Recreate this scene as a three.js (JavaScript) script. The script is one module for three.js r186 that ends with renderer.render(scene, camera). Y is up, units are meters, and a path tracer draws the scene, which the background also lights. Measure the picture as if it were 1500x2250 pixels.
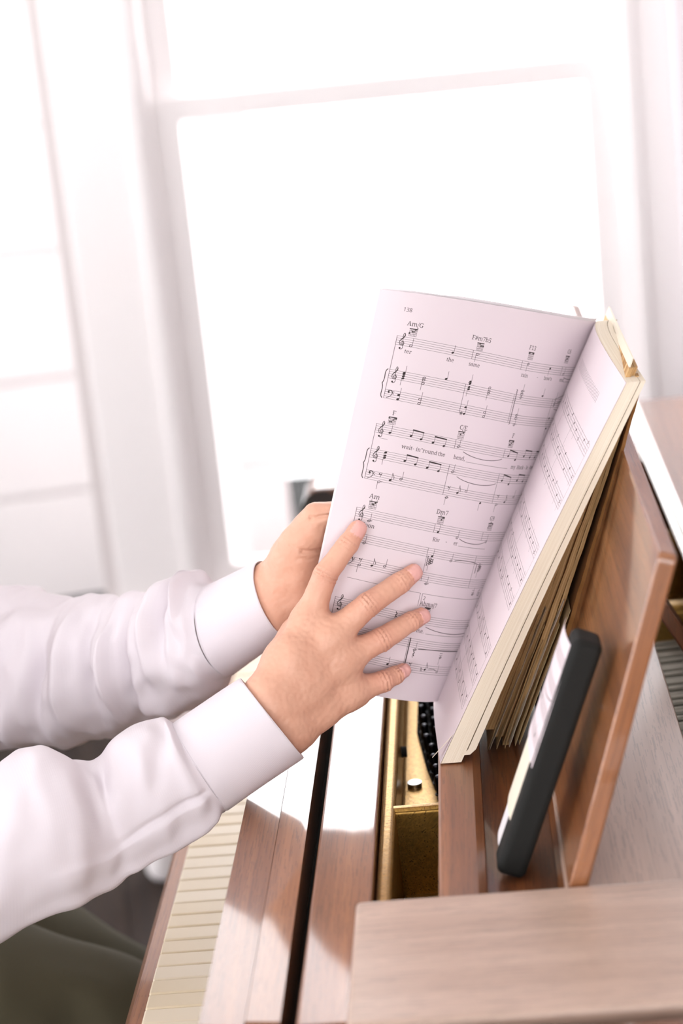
import * as THREE from 'three';
import { RoundedBoxGeometry } from 'three/addons/geometries/RoundedBoxGeometry.js';
import { MarchingCubes } from 'three/addons/objects/MarchingCubes.js';
import { mergeGeometries, mergeVertices, toCreasedNormals } from 'three/addons/utils/BufferGeometryUtils.js';
import { RectAreaLightUniformsLib } from 'three/addons/lights/RectAreaLightUniformsLib.js';
import { ImprovedNoise } from 'three/addons/math/ImprovedNoise.js';

// ---------------------------------------------------------------- camera, sky, exposure
// Design space: y = 0 is the top of the white keys; everything is lifted so that the floor is at y = 0.
const LIFT = 0.73;
const scene = new THREE.Scene();
const camera = new THREE.PerspectiveCamera(28.0725, 1500 / 2250, 0.05, 60);
camera.position.set(0.30947, 0.82264 + LIFT, 1.49018);
camera.rotation.order = 'YXZ';
camera.rotation.set(-0.27210, 0.07149, -0.10439);
camera.focus = 1.70;
camera.userData.fStop = 3.7;
scene.add(camera);
scene.background = new THREE.Color(1, 1, 1.02);        // bright overcast sky
scene.backgroundIntensity = 3.0;
RectAreaLightUniformsLib.init();
function daylight(x, y, z, w, h, turn) { const l = new THREE.RectAreaLight(new THREE.Color(1, 1, 1.02), 3.0, w, h); l.name = 'daylight'; l.position.set(x, y + LIFT, z); l.rotation.y = turn; scene.add(l); }
daylight(0.18, 0.77, -2.63, 0.93, 2.4, Math.PI);                                            // back window, from its outer face
for (const z of [-2.4, -0.8, 0.8]) daylight(-2.93, 0.775, z, 1.38, 1.73, -Math.PI / 2);       // left windows; the one by the alcove is added to brighten the far wall
for (const x of [-1.05, 0.75]) daylight(x, 0.775, 3.23, 1.38, 1.73, 0);                       // windows behind the camera
const renderer = new THREE.WebGLRenderer();
renderer.toneMapping = THREE.LinearToneMapping;
renderer.toneMappingExposure = 1.3;
renderer.shadowMap.enabled = true;

// ---------------------------------------------------------------- helpers
const V = (x, y, z) => new THREE.Vector3(x, y, z);
const lerp = THREE.MathUtils.lerp, clamp = THREE.MathUtils.clamp, sstep = THREE.MathUtils.smoothstep;
function rng(seed) { let s = seed >>> 0; return () => { s = (s + 0x6D2B79F5) >>> 0; let t = s; t = Math.imul(t ^ (t >>> 15), t | 1); t ^= t + Math.imul(t ^ (t >>> 7), t | 61); return ((t ^ (t >>> 14)) >>> 0) / 4294967296; }; }
const noise = new ImprovedNoise();
function shadows(o) { o.traverse((c) => { if (c.isMesh) { c.castShadow = true; c.receiveShadow = true; } }); }
function put(o) { scene.add(o); o.position.y += LIFT; return o; }
function tag(o, label, category, group) { o.userData.label = label; o.userData.category = category; if (group) o.userData.group = group; return o; }
function mesh(name, geo, mat, parent) { const m = new THREE.Mesh(geo, mat); m.name = name; if (parent) parent.add(m); return m; }
function group(name) { const g = new THREE.Group(); g.name = name; return g; }
function box(x0, x1, y0, y1, z0, z1, r = 0.002, seg = 2) {
  const w = x1 - x0, h = y1 - y0, d = z1 - z0, rr = Math.min(r, w / 2.2, h / 2.2, d / 2.2);
  const g = rr > 0 ? new RoundedBoxGeometry(w, h, d, seg, rr) : new THREE.BoxGeometry(w, h, d);
  g.translate((x0 + x1) / 2, (y0 + y1) / 2, (z0 + z1) / 2); return g;
}
// profile in (x, y), extruded along z
function profileZ(pts, z0, z1, bevel = 0.0015) {
  const s = new THREE.Shape(pts.map((p) => new THREE.Vector2(p[0], p[1])));
  const g = new THREE.ExtrudeGeometry(s, { depth: z1 - z0 - 2 * bevel, bevelEnabled: bevel > 0, bevelThickness: bevel, bevelSize: bevel, bevelOffset: -bevel, bevelSegments: 2, curveSegments: 12 });
  g.translate(0, 0, z0 + bevel); return g;
}
// uv in metres, u along the grain axis
function grainUV(g, axis = 'z', off = 0) {
  g = g.index ? g.toNonIndexed() : g;
  const p = g.attributes.position, n = g.attributes.normal, uv = new Float32Array(p.count * 2), A = { x: 0, y: 1, z: 2 }[axis];
  for (let i = 0; i < p.count; i++) {
    const P = [p.getX(i), p.getY(i), p.getZ(i)], N = [Math.abs(n.getX(i)), Math.abs(n.getY(i)), Math.abs(n.getZ(i))];
    const o = [0, 1, 2].filter((k) => k !== A), across = N[o[0]] > N[o[1]] ? o[1] : o[0];
    if (N[A] > 0.8) { uv[2 * i] = P[o[0]] * 0.6 + off; uv[2 * i + 1] = P[o[1]] + off * 0.37; }
    else { uv[2 * i] = P[A] + off; uv[2 * i + 1] = P[across] + off * 0.37; }
  }
  g.setAttribute('uv', new THREE.BufferAttribute(uv, 2)); return g;
}
// ---------------------------------------------------------------- textures
function dataTex(w, h, fn, srgb = true, rep) {
  const d = new Uint8Array(w * h * 4);
  for (let y = 0; y < h; y++) for (let x = 0; x < w; x++) { const c = fn(x / w, y / h), i = (y * w + x) * 4; d[i] = clamp(c[0], 0, 255); d[i + 1] = clamp(c[1], 0, 255); d[i + 2] = clamp(c[2], 0, 255); d[i + 3] = 255; }
  const t = new THREE.DataTexture(d, w, h); t.wrapS = t.wrapT = THREE.RepeatWrapping; t.magFilter = THREE.LinearFilter; t.minFilter = THREE.LinearFilter;
  if (srgb) t.colorSpace = THREE.SRGBColorSpace; if (rep) t.repeat.set(rep[0], rep[1]); t.needsUpdate = true; return t;
}
// periodic noise on the unit square
const wrapN = (u, v, fu, fv, s) => { const a = 2 * Math.PI * u, b = 2 * Math.PI * v; return noise.noise(Math.cos(a) * fu + s, Math.sin(a) * fu + Math.cos(b) * fv, Math.sin(b) * fv + s * 1.7); };
function woodMaps(c0, c1, seed, rep = [1.1, 3.2]) {
  const f = (u, v) => {
    const band = wrapN(u, v, 0.25, 2.2, seed) * 0.9 + wrapN(u, v, 0.5, 6.5, seed + 9) * 0.5, fine = wrapN(u, v, 1.2, 26, seed + 3), pore = wrapN(u, v, 5, 60, seed + 5);
    return { k: clamp(0.5 + 0.55 * band + 0.22 * fine, 0, 1), pore: pore > 0.28 ? 1 : 0, fine };
  };
  const map = dataTex(512, 512, (u, v) => { const a = f(u, v), k = a.k, q = a.pore ? 0.86 : 1; return [0, 1, 2].map((i) => lerp(c0[i], c1[i], k) * q); }, true, rep);
  const bump = dataTex(512, 512, (u, v) => { const a = f(u, v); const h = 150 + a.fine * 60 - (a.pore ? 60 : 0); return [h, h, h]; }, false, rep);
  return { map, bump };
}
const W3 = woodMaps([172, 144, 126], [204, 176, 158], 5.1);  // pale wood: window glare on its varnish, and some worn finish, put into colour
const W1 = woodMaps([112, 66, 36], [172, 112, 68], 2.3), W2 = woodMaps([86, 48, 26], [138, 84, 50], 7.7);
function wood(maps, o = {}) { return new THREE.MeshPhysicalMaterial({ map: maps.map, bumpMap: maps.bump, bumpScale: o.bump ?? 0.0002, roughness: o.rough ?? 0.42, clearcoat: o.coat ?? 0.9, clearcoatRoughness: o.coatRough ?? 0.09, color: o.color ?? 0xffffff }); }
const paintNoise = dataTex(256, 256, (u, v) => { const h = 128 + 60 * wrapN(u, v, 6, 6, 1) + 30 * wrapN(u, v, 18, 18, 4); return [h, h, h]; }, false, [4, 4]);
const goldSpeck = dataTex(256, 256, (u, v) => { const a = wrapN(u, v, 7, 7, 3), b = wrapN(u, v, 22, 22, 8), k = 0.86 + 0.12 * a + 0.16 * b; const dirt = b + a * 0.6 > 0.55 ? 0.55 : 1; return [196 * k * dirt, 152 * k * dirt, 76 * k * dirt]; }, true, [6, 6]);
const clothBump = dataTex(256, 256, (u, v) => { const h = 128 + 40 * Math.sin(u * 2 * Math.PI * 64) + 40 * Math.sin(v * 2 * Math.PI * 64); return [h, h, h]; }, false, [1, 1]);
const M = {
  wood: wood(W1), rail: wood(W1, { rough: 0.5, coat: 1, coatRough: 0.35 }), woodDark: wood(W2), woodSatinGlare: wood(W3, { rough: 0.5, coat: 1.0, coatRough: 0.33, bump: 0.0001 }),
  fall: wood(W1, { coatRough: 0.09, coat: 1.0, bump: 0.0001 }),
  black: new THREE.MeshStandardMaterial({ color: 0x0b0c09, roughness: 0.85 }),
  felt: new THREE.MeshStandardMaterial({ color: 0x0a0806, roughness: 1 }),
  ebony: new THREE.MeshPhysicalMaterial({ color: 0x100f0e, roughness: 0.3, clearcoat: 0.5 }),
  ivory: [0xe9dabc, 0xebdec4, 0xe6d6b6].map((c) => new THREE.MeshPhysicalMaterial({ color: c, roughness: 0.38, clearcoat: 0.25, clearcoatRoughness: 0.25 })),
  gold: new THREE.MeshPhysicalMaterial({ map: goldSpeck, metalness: 0.75, roughness: 0.38, bumpMap: paintNoise, bumpScale: 0.0004 }),
  steel: new THREE.MeshStandardMaterial({ color: 0xb8b8b4, metalness: 1, roughness: 0.28 }),
  pin: new THREE.MeshStandardMaterial({ color: 0x3a3a40, metalness: 1, roughness: 0.3 }),
  wound: new THREE.MeshStandardMaterial({ color: 0xa8a397, metalness: 0.9, roughness: 0.42 }),
  white: new THREE.MeshStandardMaterial({ color: 0xfbf6f6, roughness: 0.55, bumpMap: paintNoise, bumpScale: 0.0003 }),
  wall: new THREE.MeshStandardMaterial({ color: 0xfaf4f3, roughness: 0.8, bumpMap: paintNoise, bumpScale: 0.0005 }),
  wallShadePink: new THREE.MeshStandardMaterial({ color: 0xf0dedc, roughness: 0.8, bumpMap: paintNoise, bumpScale: 0.0005 }),  // pinker than the other walls: shade on the backlit wall put into its colour
  trimShadeGrey: new THREE.MeshStandardMaterial({ color: 0xd8d0cf, roughness: 0.6 }),
  ceiling: new THREE.MeshStandardMaterial({ color: 0xfaf8f6, roughness: 0.9 }),
  glass: new THREE.MeshPhysicalMaterial({ color: 0xffffff, roughness: 0, transmission: 1, thickness: 0, ior: 1.45 }),
  shirt: new THREE.MeshPhysicalMaterial({ color: 0xddd5da, roughness: 0.85, sheen: 0.3, sheenRoughness: 0.6, bumpMap: clothBump, bumpScale: 0.0001 }),
  trousers: new THREE.MeshStandardMaterial({ color: 0x46412f, roughness: 0.95 }),
  skin: new THREE.MeshPhysicalMaterial({ color: 0xffffff, vertexColors: true, roughness: 0.52, sheen: 0.25, sheenRoughness: 0.5, sheenColor: new THREE.Color(1, 0.7, 0.6) }),
  hair: new THREE.MeshStandardMaterial({ color: 0x4a3526, roughness: 0.7 }),
  shoe: new THREE.MeshStandardMaterial({ color: 0x1c1512, roughness: 0.4 }),
  curtain: new THREE.MeshPhysicalMaterial({ color: 0xfbf6fa, roughness: 0.95, transmission: 0.4, thickness: 0 }),
};

// ================================================================ the room
const FLOOR = -0.73, CEIL = 2.4;
{ // floor of narrow dark planks, laid a little askew to the piano
  const fl = group('floor'); fl.userData.kind = 'structure';
  const sub = mesh('subfloor', box(-3.0, 3.4, -0.09, -0.022, -4.6, 3.3, 0), M.black, fl);
  const WF = woodMaps([30, 21, 15], [52, 37, 26], 4.4, [0.7, 4]);
  const mats = [0xffffff, 0xe2dcd8, 0xcfc6c0].map((c) => new THREE.MeshPhysicalMaterial({ map: WF.map, color: c, roughness: 0.62, specularIntensity: 0.35, clearcoat: 0.04, clearcoatRoughness: 0.15, bumpMap: WF.bump, bumpScale: 0.0003 }));
  const R = rng(5), geos = [2.6, 2.1].map((L) => grainUV(box(-0.0385, 0.0385, -0.02, 0, -L / 2 + 0.001, L / 2 - 0.001, 0.002, 1), 'z', L));
  const turn = 0.185, boards = group('boards'); // planks run from near right to far left
  for (let i = 0; i < 74; i++) {
    const a = -2.9 + i * 0.08;
    let z = -4.2 + (i % 3) * 0.7;
    for (let k = 0; k < 4; k++) {
      const g = (i + k) % 2, L = g ? 2.1 : 2.6, zc = z + L / 2; z += L;
      const x = a + Math.sin(turn) * zc * 1.0 + 0.1, zz = Math.cos(turn) * zc;
      if (zz > 3.0 || zz < -4.4 || x < -2.75 || x > 3.15) continue;
      const m = mesh('plank', geos[g], mats[Math.floor(R() * 3)], fl); m.position.set(x, 0, zz); m.rotation.y = turn;
    }
  }
  fl.position.y = FLOOR; put(fl);
}
function structure(name, geo, mat) { const m = mesh(name, geo, mat); m.userData.kind = 'structure'; put(m); return m; }
structure('ceiling', box(-3.1, 3.5, CEIL, CEIL + 0.12, -4.7, 3.4, 0), M.ceiling);
// window wall: opening x -0.28 .. 0.62, y -0.44 .. 1.55
const WZ = -2.5, WT = 0.16;
function wallWithOpenings(name, along, fixed, thick, a0, a1, openings, mat) {
  // a wall in the plane (along, y), split into boxes round its openings
  const parts = []; let a = a0; const B = (p0, p1, y0, y1) => { if (p1 - p0 > 1e-4 && y1 - y0 > 1e-4) parts.push(along === 'x' ? box(p0, p1, y0, y1, Math.min(fixed, fixed + thick), Math.max(fixed, fixed + thick), 0) : box(Math.min(fixed, fixed + thick), Math.max(fixed, fixed + thick), y0, y1, p0, p1, 0)); };
  for (const o of openings) { B(a, o[0], FLOOR, CEIL); B(o[0], o[1], FLOOR, o[2]); B(o[0], o[1], o[3], CEIL); a = o[1]; }
  B(a, a1, FLOOR, CEIL);
  return structure(name, mergeGeometries(parts), mat);
}
wallWithOpenings('wall_back', 'x', WZ, -WT, -0.44, 3.3, [[-0.2965, 0.6565, -0.46, 2.0]], M.wallShadePink);
structure('wall_alcove_side', box(-0.44, -0.30, FLOOR, CEIL, -3.62, WZ - WT, 0), M.wall);
wallWithOpenings('wall_left', 'z', -2.8, -WT, -3.7, 3.2, [[-3.1, -1.7, -0.1, 1.65], [-1.5, -0.1, -0.1, 1.65], [0.1, 1.5, -0.1, 1.65]], M.wall);  // the opening nearest the alcove is added to light the far wall
wallWithOpenings('wall_front', 'x', 3.1, WT, -2.8, 3.3, [[-1.75, -0.35, -0.1, 1.65], [0.05, 1.45, -0.1, 1.65]], M.wall);
wallWithOpenings('wall_right', 'z', 3.3, WT, -2.66, 3.26, [], M.wall);
{ // far wall of wide horizontal boards at the left, turned 12 degrees
  const w = group('wall_far'); w.userData.kind = 'structure';
  const a = 12 * Math.PI / 180, ys = [FLOOR, -0.449, -0.155, 0.159, 0.459, 0.762, 1.065, 1.368, 1.671, 1.974, 2.2, CEIL];
  mesh('backing', box(-2.4, 0.6, FLOOR, CEIL, -0.1, -0.02, 0), M.wall, w);
  for (let i = 0; i < ys.length - 1; i++) mesh('board', box(-2.4, 0.6, ys[i] + 0.005, ys[i + 1] - 0.005, -0.02, 0, 0.004), M.white, w);
  w.position.set(-0.77, 0, -3.45); w.rotation.y = a; put(w);
}
structure('trim_1', box(-0.478, -0.44, FLOOR, CEIL, WZ - 0.05, WZ + 0.012, 0.008), M.trimShadeGrey);  // strip greyed to carry the shade at the edge between the walls
// sash window
function sashWindow(n, W, o) {
  // W: local width, y0, y1; built in local x (width), y, z (towards the room)
  const g = group('window_' + n); g.userData.kind = 'structure';
  const w = W.w, y0 = W.y0, y1 = W.y1, mid = W.mid, st = 0.058;
  const c = [];
  const cas = mesh('casing', mergeGeometries([box(-w / 2 - 0.15, -w / 2, y0 - 0.02, y1 + 0.12, 0, 0.022, 0.004), box(w / 2, w / 2 + 0.15, y0 - 0.02, y1 + 0.12, 0, 0.022, 0.004), box(-w / 2 - 0.17, w / 2 + 0.17, y1, y1 + 0.14, 0, 0.028, 0.004)]), M.white, g);
  mesh('bead', mergeGeometries([box(-w / 2 - 0.012, -w / 2 + 0.012, y0, y1, 0.014, 0.03, 0.004), box(w / 2 - 0.012, w / 2 + 0.012, y0, y1, 0.014, 0.03, 0.004)]), M.white, g);
  mesh('jamb', mergeGeometries([box(-w / 2 - 0.002, -w / 2 + 0.03, y0, y1, -0.16, 0.0, 0.002), box(w / 2 - 0.03, w / 2 + 0.002, y0, y1, -0.16, 0.0, 0.002), box(-w / 2, w / 2, y1 - 0.02, y1 + 0.002, -0.16, 0, 0.002)]), M.white, g);
  mesh('sill', box(-w / 2 - 0.18, w / 2 + 0.18, y0 - 0.035, y0, -0.16, 0.05, 0.008), M.white, g);
  const sash = (name, a, b, z, top, bot) => {
    const s = mesh(name, mergeGeometries([box(-w / 2 + 0.028, -w / 2 + 0.028 + st, a, b, z, z + 0.034, 0.004), box(w / 2 - 0.028 - st, w / 2 - 0.028, a, b, z, z + 0.034, 0.004), box(-w / 2 + 0.028 + st - 0.003, w / 2 - 0.028 - st + 0.003, b - top, b - 0.0005, z + 0.001, z + 0.033, 0.003), box(-w / 2 + 0.028 + st - 0.003, w / 2 - 0.028 - st + 0.003, a + 0.0005, a + bot, z + 0.001, z + 0.033, 0.003)]), M.white, g);
    mesh('pane', box(-w / 2 + 0.028 + st - 0.005, w / 2 - 0.028 - st + 0.005, a + bot - 0.005, b - top + 0.005, z + 0.015, z + 0.019, 0), M.glass, s);
  };
  sash('lower_sash', y0, mid, -0.06, 0.05, 0.07); sash('upper_sash', mid - 0.05, y1, -0.1, 0.05, 0.05);
  return g;
}
{ const w = sashWindow(1, { w: 0.953, y0: -0.46, y1: 2.0, mid: 0.56 }); w.position.set(0.18, 0, WZ + 0.0); put(w); }
[[-2.8, -0.8, Math.PI / 2, 2], [-2.8, 0.8, Math.PI / 2, 3], [-2.8, -2.4, Math.PI / 2, 6]].forEach(([x, z, r, n]) => { const w = sashWindow(n, { w: 1.4, y0: -0.1, y1: 1.65, mid: 0.8 }); w.position.set(x, 0, z); w.rotation.y = r; put(w); });  // unseen; the last one is added to brighten the alcove
[[-1.05, 3.1, Math.PI, 4], [0.75, 3.1, Math.PI, 5]].forEach(([x, z, r, n]) => { const w = sashWindow(n, { w: 1.4, y0: -0.1, y1: 1.65, mid: 0.8 }); w.position.set(x, 0, z); w.rotation.y = r; put(w); });
{ // white curtain drawn to the right of the window
  const g = new THREE.PlaneGeometry(0.5, 1, 120, 6), p = g.attributes.position;
  for (let i = 0; i < p.count; i++) { const u = p.getX(i) / 0.5 + 0.5, v = p.getY(i) + 0.5; p.setZ(i, 0.022 * Math.sin(u * 2 * Math.PI * 5.5) + 0.01 * Math.sin(u * 2 * Math.PI * 13 + 1)); p.setY(i, lerp(-0.12, 2.16, v)); }
  g.computeVertexNormals();
  const c = tag(mesh('curtain', g, M.curtain), 'white gathered curtain hanging at the right edge of the bright window', 'curtain'); c.position.set(0.98, 0, WZ + 0.075); put(c);
  const rod = tag(mesh('curtain_rod', new THREE.CylinderGeometry(0.011, 0.011, 1.7, 16).rotateZ(Math.PI / 2), M.white), 'white rod holding the curtain above the window', 'rod'); rod.position.set(0.42, 2.17, WZ + 0.075); put(rod);
}

// ================================================================ the piano
const KEYW = 0.0235, ZN = 0.282, ZF = ZN - 52 * KEYW;
const piano = group('grand_piano'); tag(piano, 'walnut grand piano with ivory keys and a gold iron plate, lid flap folded back', 'piano');
{
  const kg = [0, 1].map((i) => box(0, 0.15, -0.02, 0, -0.0114, 0.0114, 0.0022, 3));
  const R = rng(3);
  for (let k = 0; k < 52; k++) { const m = mesh('white_key', kg[0], M.ivory[Math.floor(R() * 3)], piano); m.position.set(0, (R() - 0.5) * 0.0008, ZN - (k + 0.5) * KEYW); }
  const bk = profileZ([[0.0535, 0.001], [0.057, 0.0125], [0.15, 0.0125], [0.15, 0.001]], -0.0048, 0.0048, 0.001);
  for (let k = 1; k < 52; k++) { if ([1, 4].includes((51 - k) % 7)) continue; const m = mesh('black_key', bk, M.ebony, piano); m.position.set(0, 0, ZN - k * KEYW); }
  mesh('key_slip', grainUV(profileZ([[-0.021, -0.075], [-0.021, -0.021], [-0.016, -0.015], [-0.0035, -0.0145], [-0.0035, -0.075]], ZF - 0.01, ZN + 0.01, 0.001)), M.wood, piano);
  mesh('key_bed', grainUV(box(-0.025, 0.24, -0.12, -0.03, ZF - 0.07, ZN + 0.1, 0.004)), M.woodDark, piano);
  // fallboard, opened and folded over the back of the keys
  const fb = mesh('fallboard', grainUV(profileZ([[0.1225, 0.1370], [0.1225, 0.100], [0.132, 0.02], [0.128, 0.02], [0.112, 0.100], [0.094, 0.1265], [0.0905, 0.133], [0.0925, 0.1400]], ZF, ZN, 0.0012), 'z', 0.3), M.fall, piano);
  mesh('fallboard_rail', grainUV(profileZ([[0.1238, 0.1405], [0.147, 0.1385], [0.147, 0.10], [0.1238, 0.10]], ZF, ZN, 0.0012), 'z', 0.9), M.fall, piano);
  mesh('slot_felt', box(0.1465, 0.159, 0.06, 0.098, ZF, ZN, 0.001), M.felt, piano);
  mesh('stretcher', grainUV(box(0.158, 0.2035, 0.03, 0.1405, ZF - 0.005, ZN + 0.01, 0.0022, 3), 'z', 0.5), M.fall, piano);
  // iron plate
  const plate = mesh('iron_plate', mergeGeometries([
    box(0.2045, 0.2165, 0.04, 0.130, -0.93, 0.33, 0.0045, 4),
    box(0.2165, 0.50, 0.03, 0.086, -0.93, -0.068, 0.003, 2),
    box(0.2165, 0.50, 0.02, 0.052, -0.068, 0.33, 0.003, 2),
    box(0.210, 0.60, 0.03, 0.129, -0.079, -0.066, 0.005, 4),
    box(0.4, 1.15, 0.05, 0.132, -0.540, -0.512, 0.009, 4),
    box(0.4, 1.15, 0.05, 0.132, -0.79, -0.765, 0.009, 4),
    box(0.50, 1.15, 0.02, 0.060, -0.93, 0.33, 0.003, 2),
  ]), M.gold, piano);
  { const g = plate.geometry, p = g.attributes.position, uv = new Float32Array(p.count * 2), n = g.attributes.normal; for (let i = 0; i < p.count; i++) { const ay = Math.abs(n.getY(i)) > 0.6, ax = Math.abs(n.getX(i)) > 0.6; uv[2 * i] = ax ? p.getZ(i) : p.getX(i); uv[2 * i + 1] = ay ? p.getZ(i) : p.getY(i); } g.setAttribute('uv', new THREE.BufferAttribute(uv, 2)); }
  mesh('pin_block_felt', box(0.236, 0.40, 0.0855, 0.0885, -0.92, -0.30, 0), M.felt, piano);
  // dark wedge under the pins where the pin field meets the bare plate
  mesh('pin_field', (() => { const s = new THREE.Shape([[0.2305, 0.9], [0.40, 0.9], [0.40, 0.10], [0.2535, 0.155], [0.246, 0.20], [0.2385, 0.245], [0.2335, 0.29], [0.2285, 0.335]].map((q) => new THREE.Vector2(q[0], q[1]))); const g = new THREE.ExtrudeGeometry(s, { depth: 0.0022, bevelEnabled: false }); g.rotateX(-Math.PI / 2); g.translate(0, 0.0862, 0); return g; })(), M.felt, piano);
  const pg = mergeGeometries([new THREE.CylinderGeometry(0.0033, 0.0033, 0.022, 12, 1).translate(0, 0.011, 0), new THREE.SphereGeometry(0.0033, 12, 5, 0, Math.PI * 2, 0, Math.PI / 2).scale(1, 0.55, 1).translate(0, 0.022, 0), new THREE.TorusGeometry(0.0042, 0.0008, 5, 12).rotateX(Math.PI / 2).translate(0, 0.006, 0)]);
  const R2 = rng(9);
  for (let r = 0; r < 27; r++) for (let c = 0; c < 5; c++) {
    const z = -0.172 - r * 0.0245 + (c % 2) * 0.0085 - c * 0.001, x = 0.2515 + c * 0.0098 - clamp((r - 0) * 0.0026, 0, 0.0165);
    if (x > 0.295) continue;
    const m = mesh('tuning_pin', pg, M.pin, plate); m.position.set(x, 0.088, z); m.rotation.set((R2() - 0.5) * 0.05, R2() * 3, -0.06);
  }
  // plate screws
  const sg = new THREE.CylinderGeometry(0.0065, 0.0065, 0.004, 20).translate(0, 0.002, 0);
  for (const [x, z] of [[0.2275, -0.212], [0.2275, -0.45], [0.2275, -0.69]]) { const m = mesh('plate_screw', sg, M.steel, plate); m.position.set(x, 0.086, z); }
  for (const z of [-0.25, -0.5]) { const m = mesh('plate_bolt', new THREE.CylinderGeometry(0.005, 0.005, 0.006, 18).rotateZ(Math.PI / 2), M.black, plate); m.position.set(0.2185, 0.104, z); }
  for (const [x, z] of [[0.226, 0.02], [0.226, 0.16]]) { const m = mesh('plate_bolt', new THREE.CylinderGeometry(0.006, 0.006, 0.02, 18), M.gold, plate); m.position.set(x, 0.058, z); }
  // agraffe bar and strings behind the music desk
  for (let k = 0; k < 62; k++) {
    const z = 0.20 - k * 0.0128; if (z < -0.075 || z > -0.06) { const m = mesh('string', new THREE.CylinderGeometry(0.0036, 0.0036, 0.75, 8).rotateZ(Math.PI / 2), M.wound, plate); m.position.set(0.80, 0.0925 + 0.0012 * Math.sin(k * 2.1), z); m.rotation.y = 0.10; }
  }
  mesh('string_felt', box(0.44, 0.60, 0.086, 0.0866, -0.50, -0.085, 0), M.felt, piano);
  // bass side: cheek, scrolled arm and rim
  mesh('cheek_block', grainUV(box(0.09, 0.15, -0.03, 0.09, ZF - 0.03, ZF - 0.001, 0.004), 'x'), M.woodDark, piano);
  const armPts = []; armPts.push([0.6, 0.166], [0.104, 0.166]);
  for (let i = 0; i <= 10; i++) { const a = i / 10; armPts.push([0.104 - 0.022 * Math.sin(a * Math.PI / 2), 0.166 - 0.05 * (1 - Math.cos(a * Math.PI / 2)) - 0.0]); }
  armPts.push([0.082, 0.03], [0.06, -0.03], [-0.03, -0.06], [-0.03, -0.13], [0.6, -0.13]);
  mesh('arm', grainUV(profileZ(armPts.reverse(), ZF - 0.12, ZF - 0.031, 0.004), 'x'), M.woodDark, piano);
  mesh('arm_scroll', new THREE.CylinderGeometry(0.027, 0.027, 0.091, 32).rotateX(Math.PI / 2).translate(0.110, 0.1375, ZF - 0.0755), M.ebony, piano);
  mesh('arm', grainUV(profileZ(armPts, ZN + 0.075, ZN + 0.15, 0.004), 'x'), M.woodDark, piano);
  mesh('cheek_block', grainUV(box(-0.02, 0.15, -0.03, 0.09, ZN + 0.001, ZN + 0.074, 0.004), 'x'), M.woodDark, piano);
  // rim: bass side straight, bent treble side
  const outer = [[0.45, 1.06], [1.55, 1.06], [1.72, 1.0], [1.80, 0.86], [1.76, 0.70], [1.60, 0.52], [1.36, 0.30], [1.16, 0.02], [0.95, -0.28], [0.70, -0.41], [0.55, -0.432]];
  const inner = [[0.55, -0.36], [0.67, -0.34], [0.89, -0.22], [1.10, 0.06], [1.30, 0.34], [1.54, 0.56], [1.69, 0.73], [1.73, 0.86], [1.67, 0.95], [1.53, 1.0], [0.45, 1.0]];
  const rs = new THREE.Shape(); const oc = new THREE.SplineCurve(outer.slice(1).map((q) => new THREE.Vector2(q[0], q[1]))).getPoints(60), ic = new THREE.SplineCurve(inner.slice(0, 10).map((q) => new THREE.Vector2(q[0], q[1]))).getPoints(60);
  rs.moveTo(0.45, 1.06); oc.forEach((q) => rs.lineTo(q.x, q.y)); ic.forEach((q) => rs.lineTo(q.x, q.y)); rs.lineTo(0.45, 1.0);
  const rg = new THREE.ExtrudeGeometry(rs, { depth: 0.294, bevelEnabled: true, bevelThickness: 0.003, bevelSize: 0.004, bevelSegments: 2 }); rg.rotateX(-Math.PI / 2); rg.translate(0, -0.13, 0);
  mesh('rim', grainUV(rg, 'x'), M.wood, piano);
  // closed lid with its front flap folded back on top
  const LX = 0.511, lidGeo = (x1, y0, y1) => { const sh = new THREE.Shape(); sh.moveTo(LX, 1.065); const pts = oc.filter((q) => q.x > LX).map((q) => [q.x + 0.006, q.y + (q.y > 0.9 ? 0.005 : -0.006)]); if (x1) { sh.lineTo(x1, 1.065); sh.lineTo(x1, -0.36); } else pts.forEach((q) => sh.lineTo(q[0], q[1])); sh.lineTo(LX, -0.44); const g = new THREE.ExtrudeGeometry(sh, { depth: y1 - y0 - 0.006, bevelEnabled: true, bevelThickness: 0.003, bevelSize: 0.003, bevelOffset: -0.003, bevelSegments: 3 }); g.rotateX(-Math.PI / 2); g.translate(0, y0 + 0.003, 0); return grainUV(g, 'z'); };
  const lid = mesh('lid', lidGeo(0, 0.171, 0.1955), M.wood, piano); mesh('lid_flap', lidGeo(0.93, 0.1975, 0.222), M.wood, piano);
  const hk = new THREE.CylinderGeometry(0.0052, 0.0052, 0.0185, 14).rotateX(Math.PI / 2);
  for (let k = 0; k < 70; k++) mesh('hinge_knuckle', hk, M.steel, lid).position.set(LX - 0.003, 0.1965, -1.04 + k * 0.0205);
  mesh('hinge_leaf', box(LX - 0.0022, LX + 0.0005, 0.18, 0.213, -1.05, 0.42, 0.0006), M.steel, lid);
  const bs = new THREE.Shape([[0.2, 1.05], ...oc.map((q) => [q.x, q.y]), [0.2, -0.42]].map((q) => new THREE.Vector2(q[0], q[1]).multiplyScalar(1)));
  const bg = new THREE.ExtrudeGeometry(bs, { depth: 0.02, bevelEnabled: false }); bg.rotateX(-Math.PI / 2); bg.translate(0, -0.03, 0);
  mesh('soundboard', grainUV(bg, 'x'), M.woodDark, piano);
  const lg = new THREE.LatheGeometry([[0.0, 0], [0.035, 0], [0.04, 0.05], [0.032, 0.07], [0.05, 0.3], [0.062, 0.5], [0.07, 0.53], [0.07, 0.61]].map((q) => new THREE.Vector2(q[0], q[1])), 24);
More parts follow.
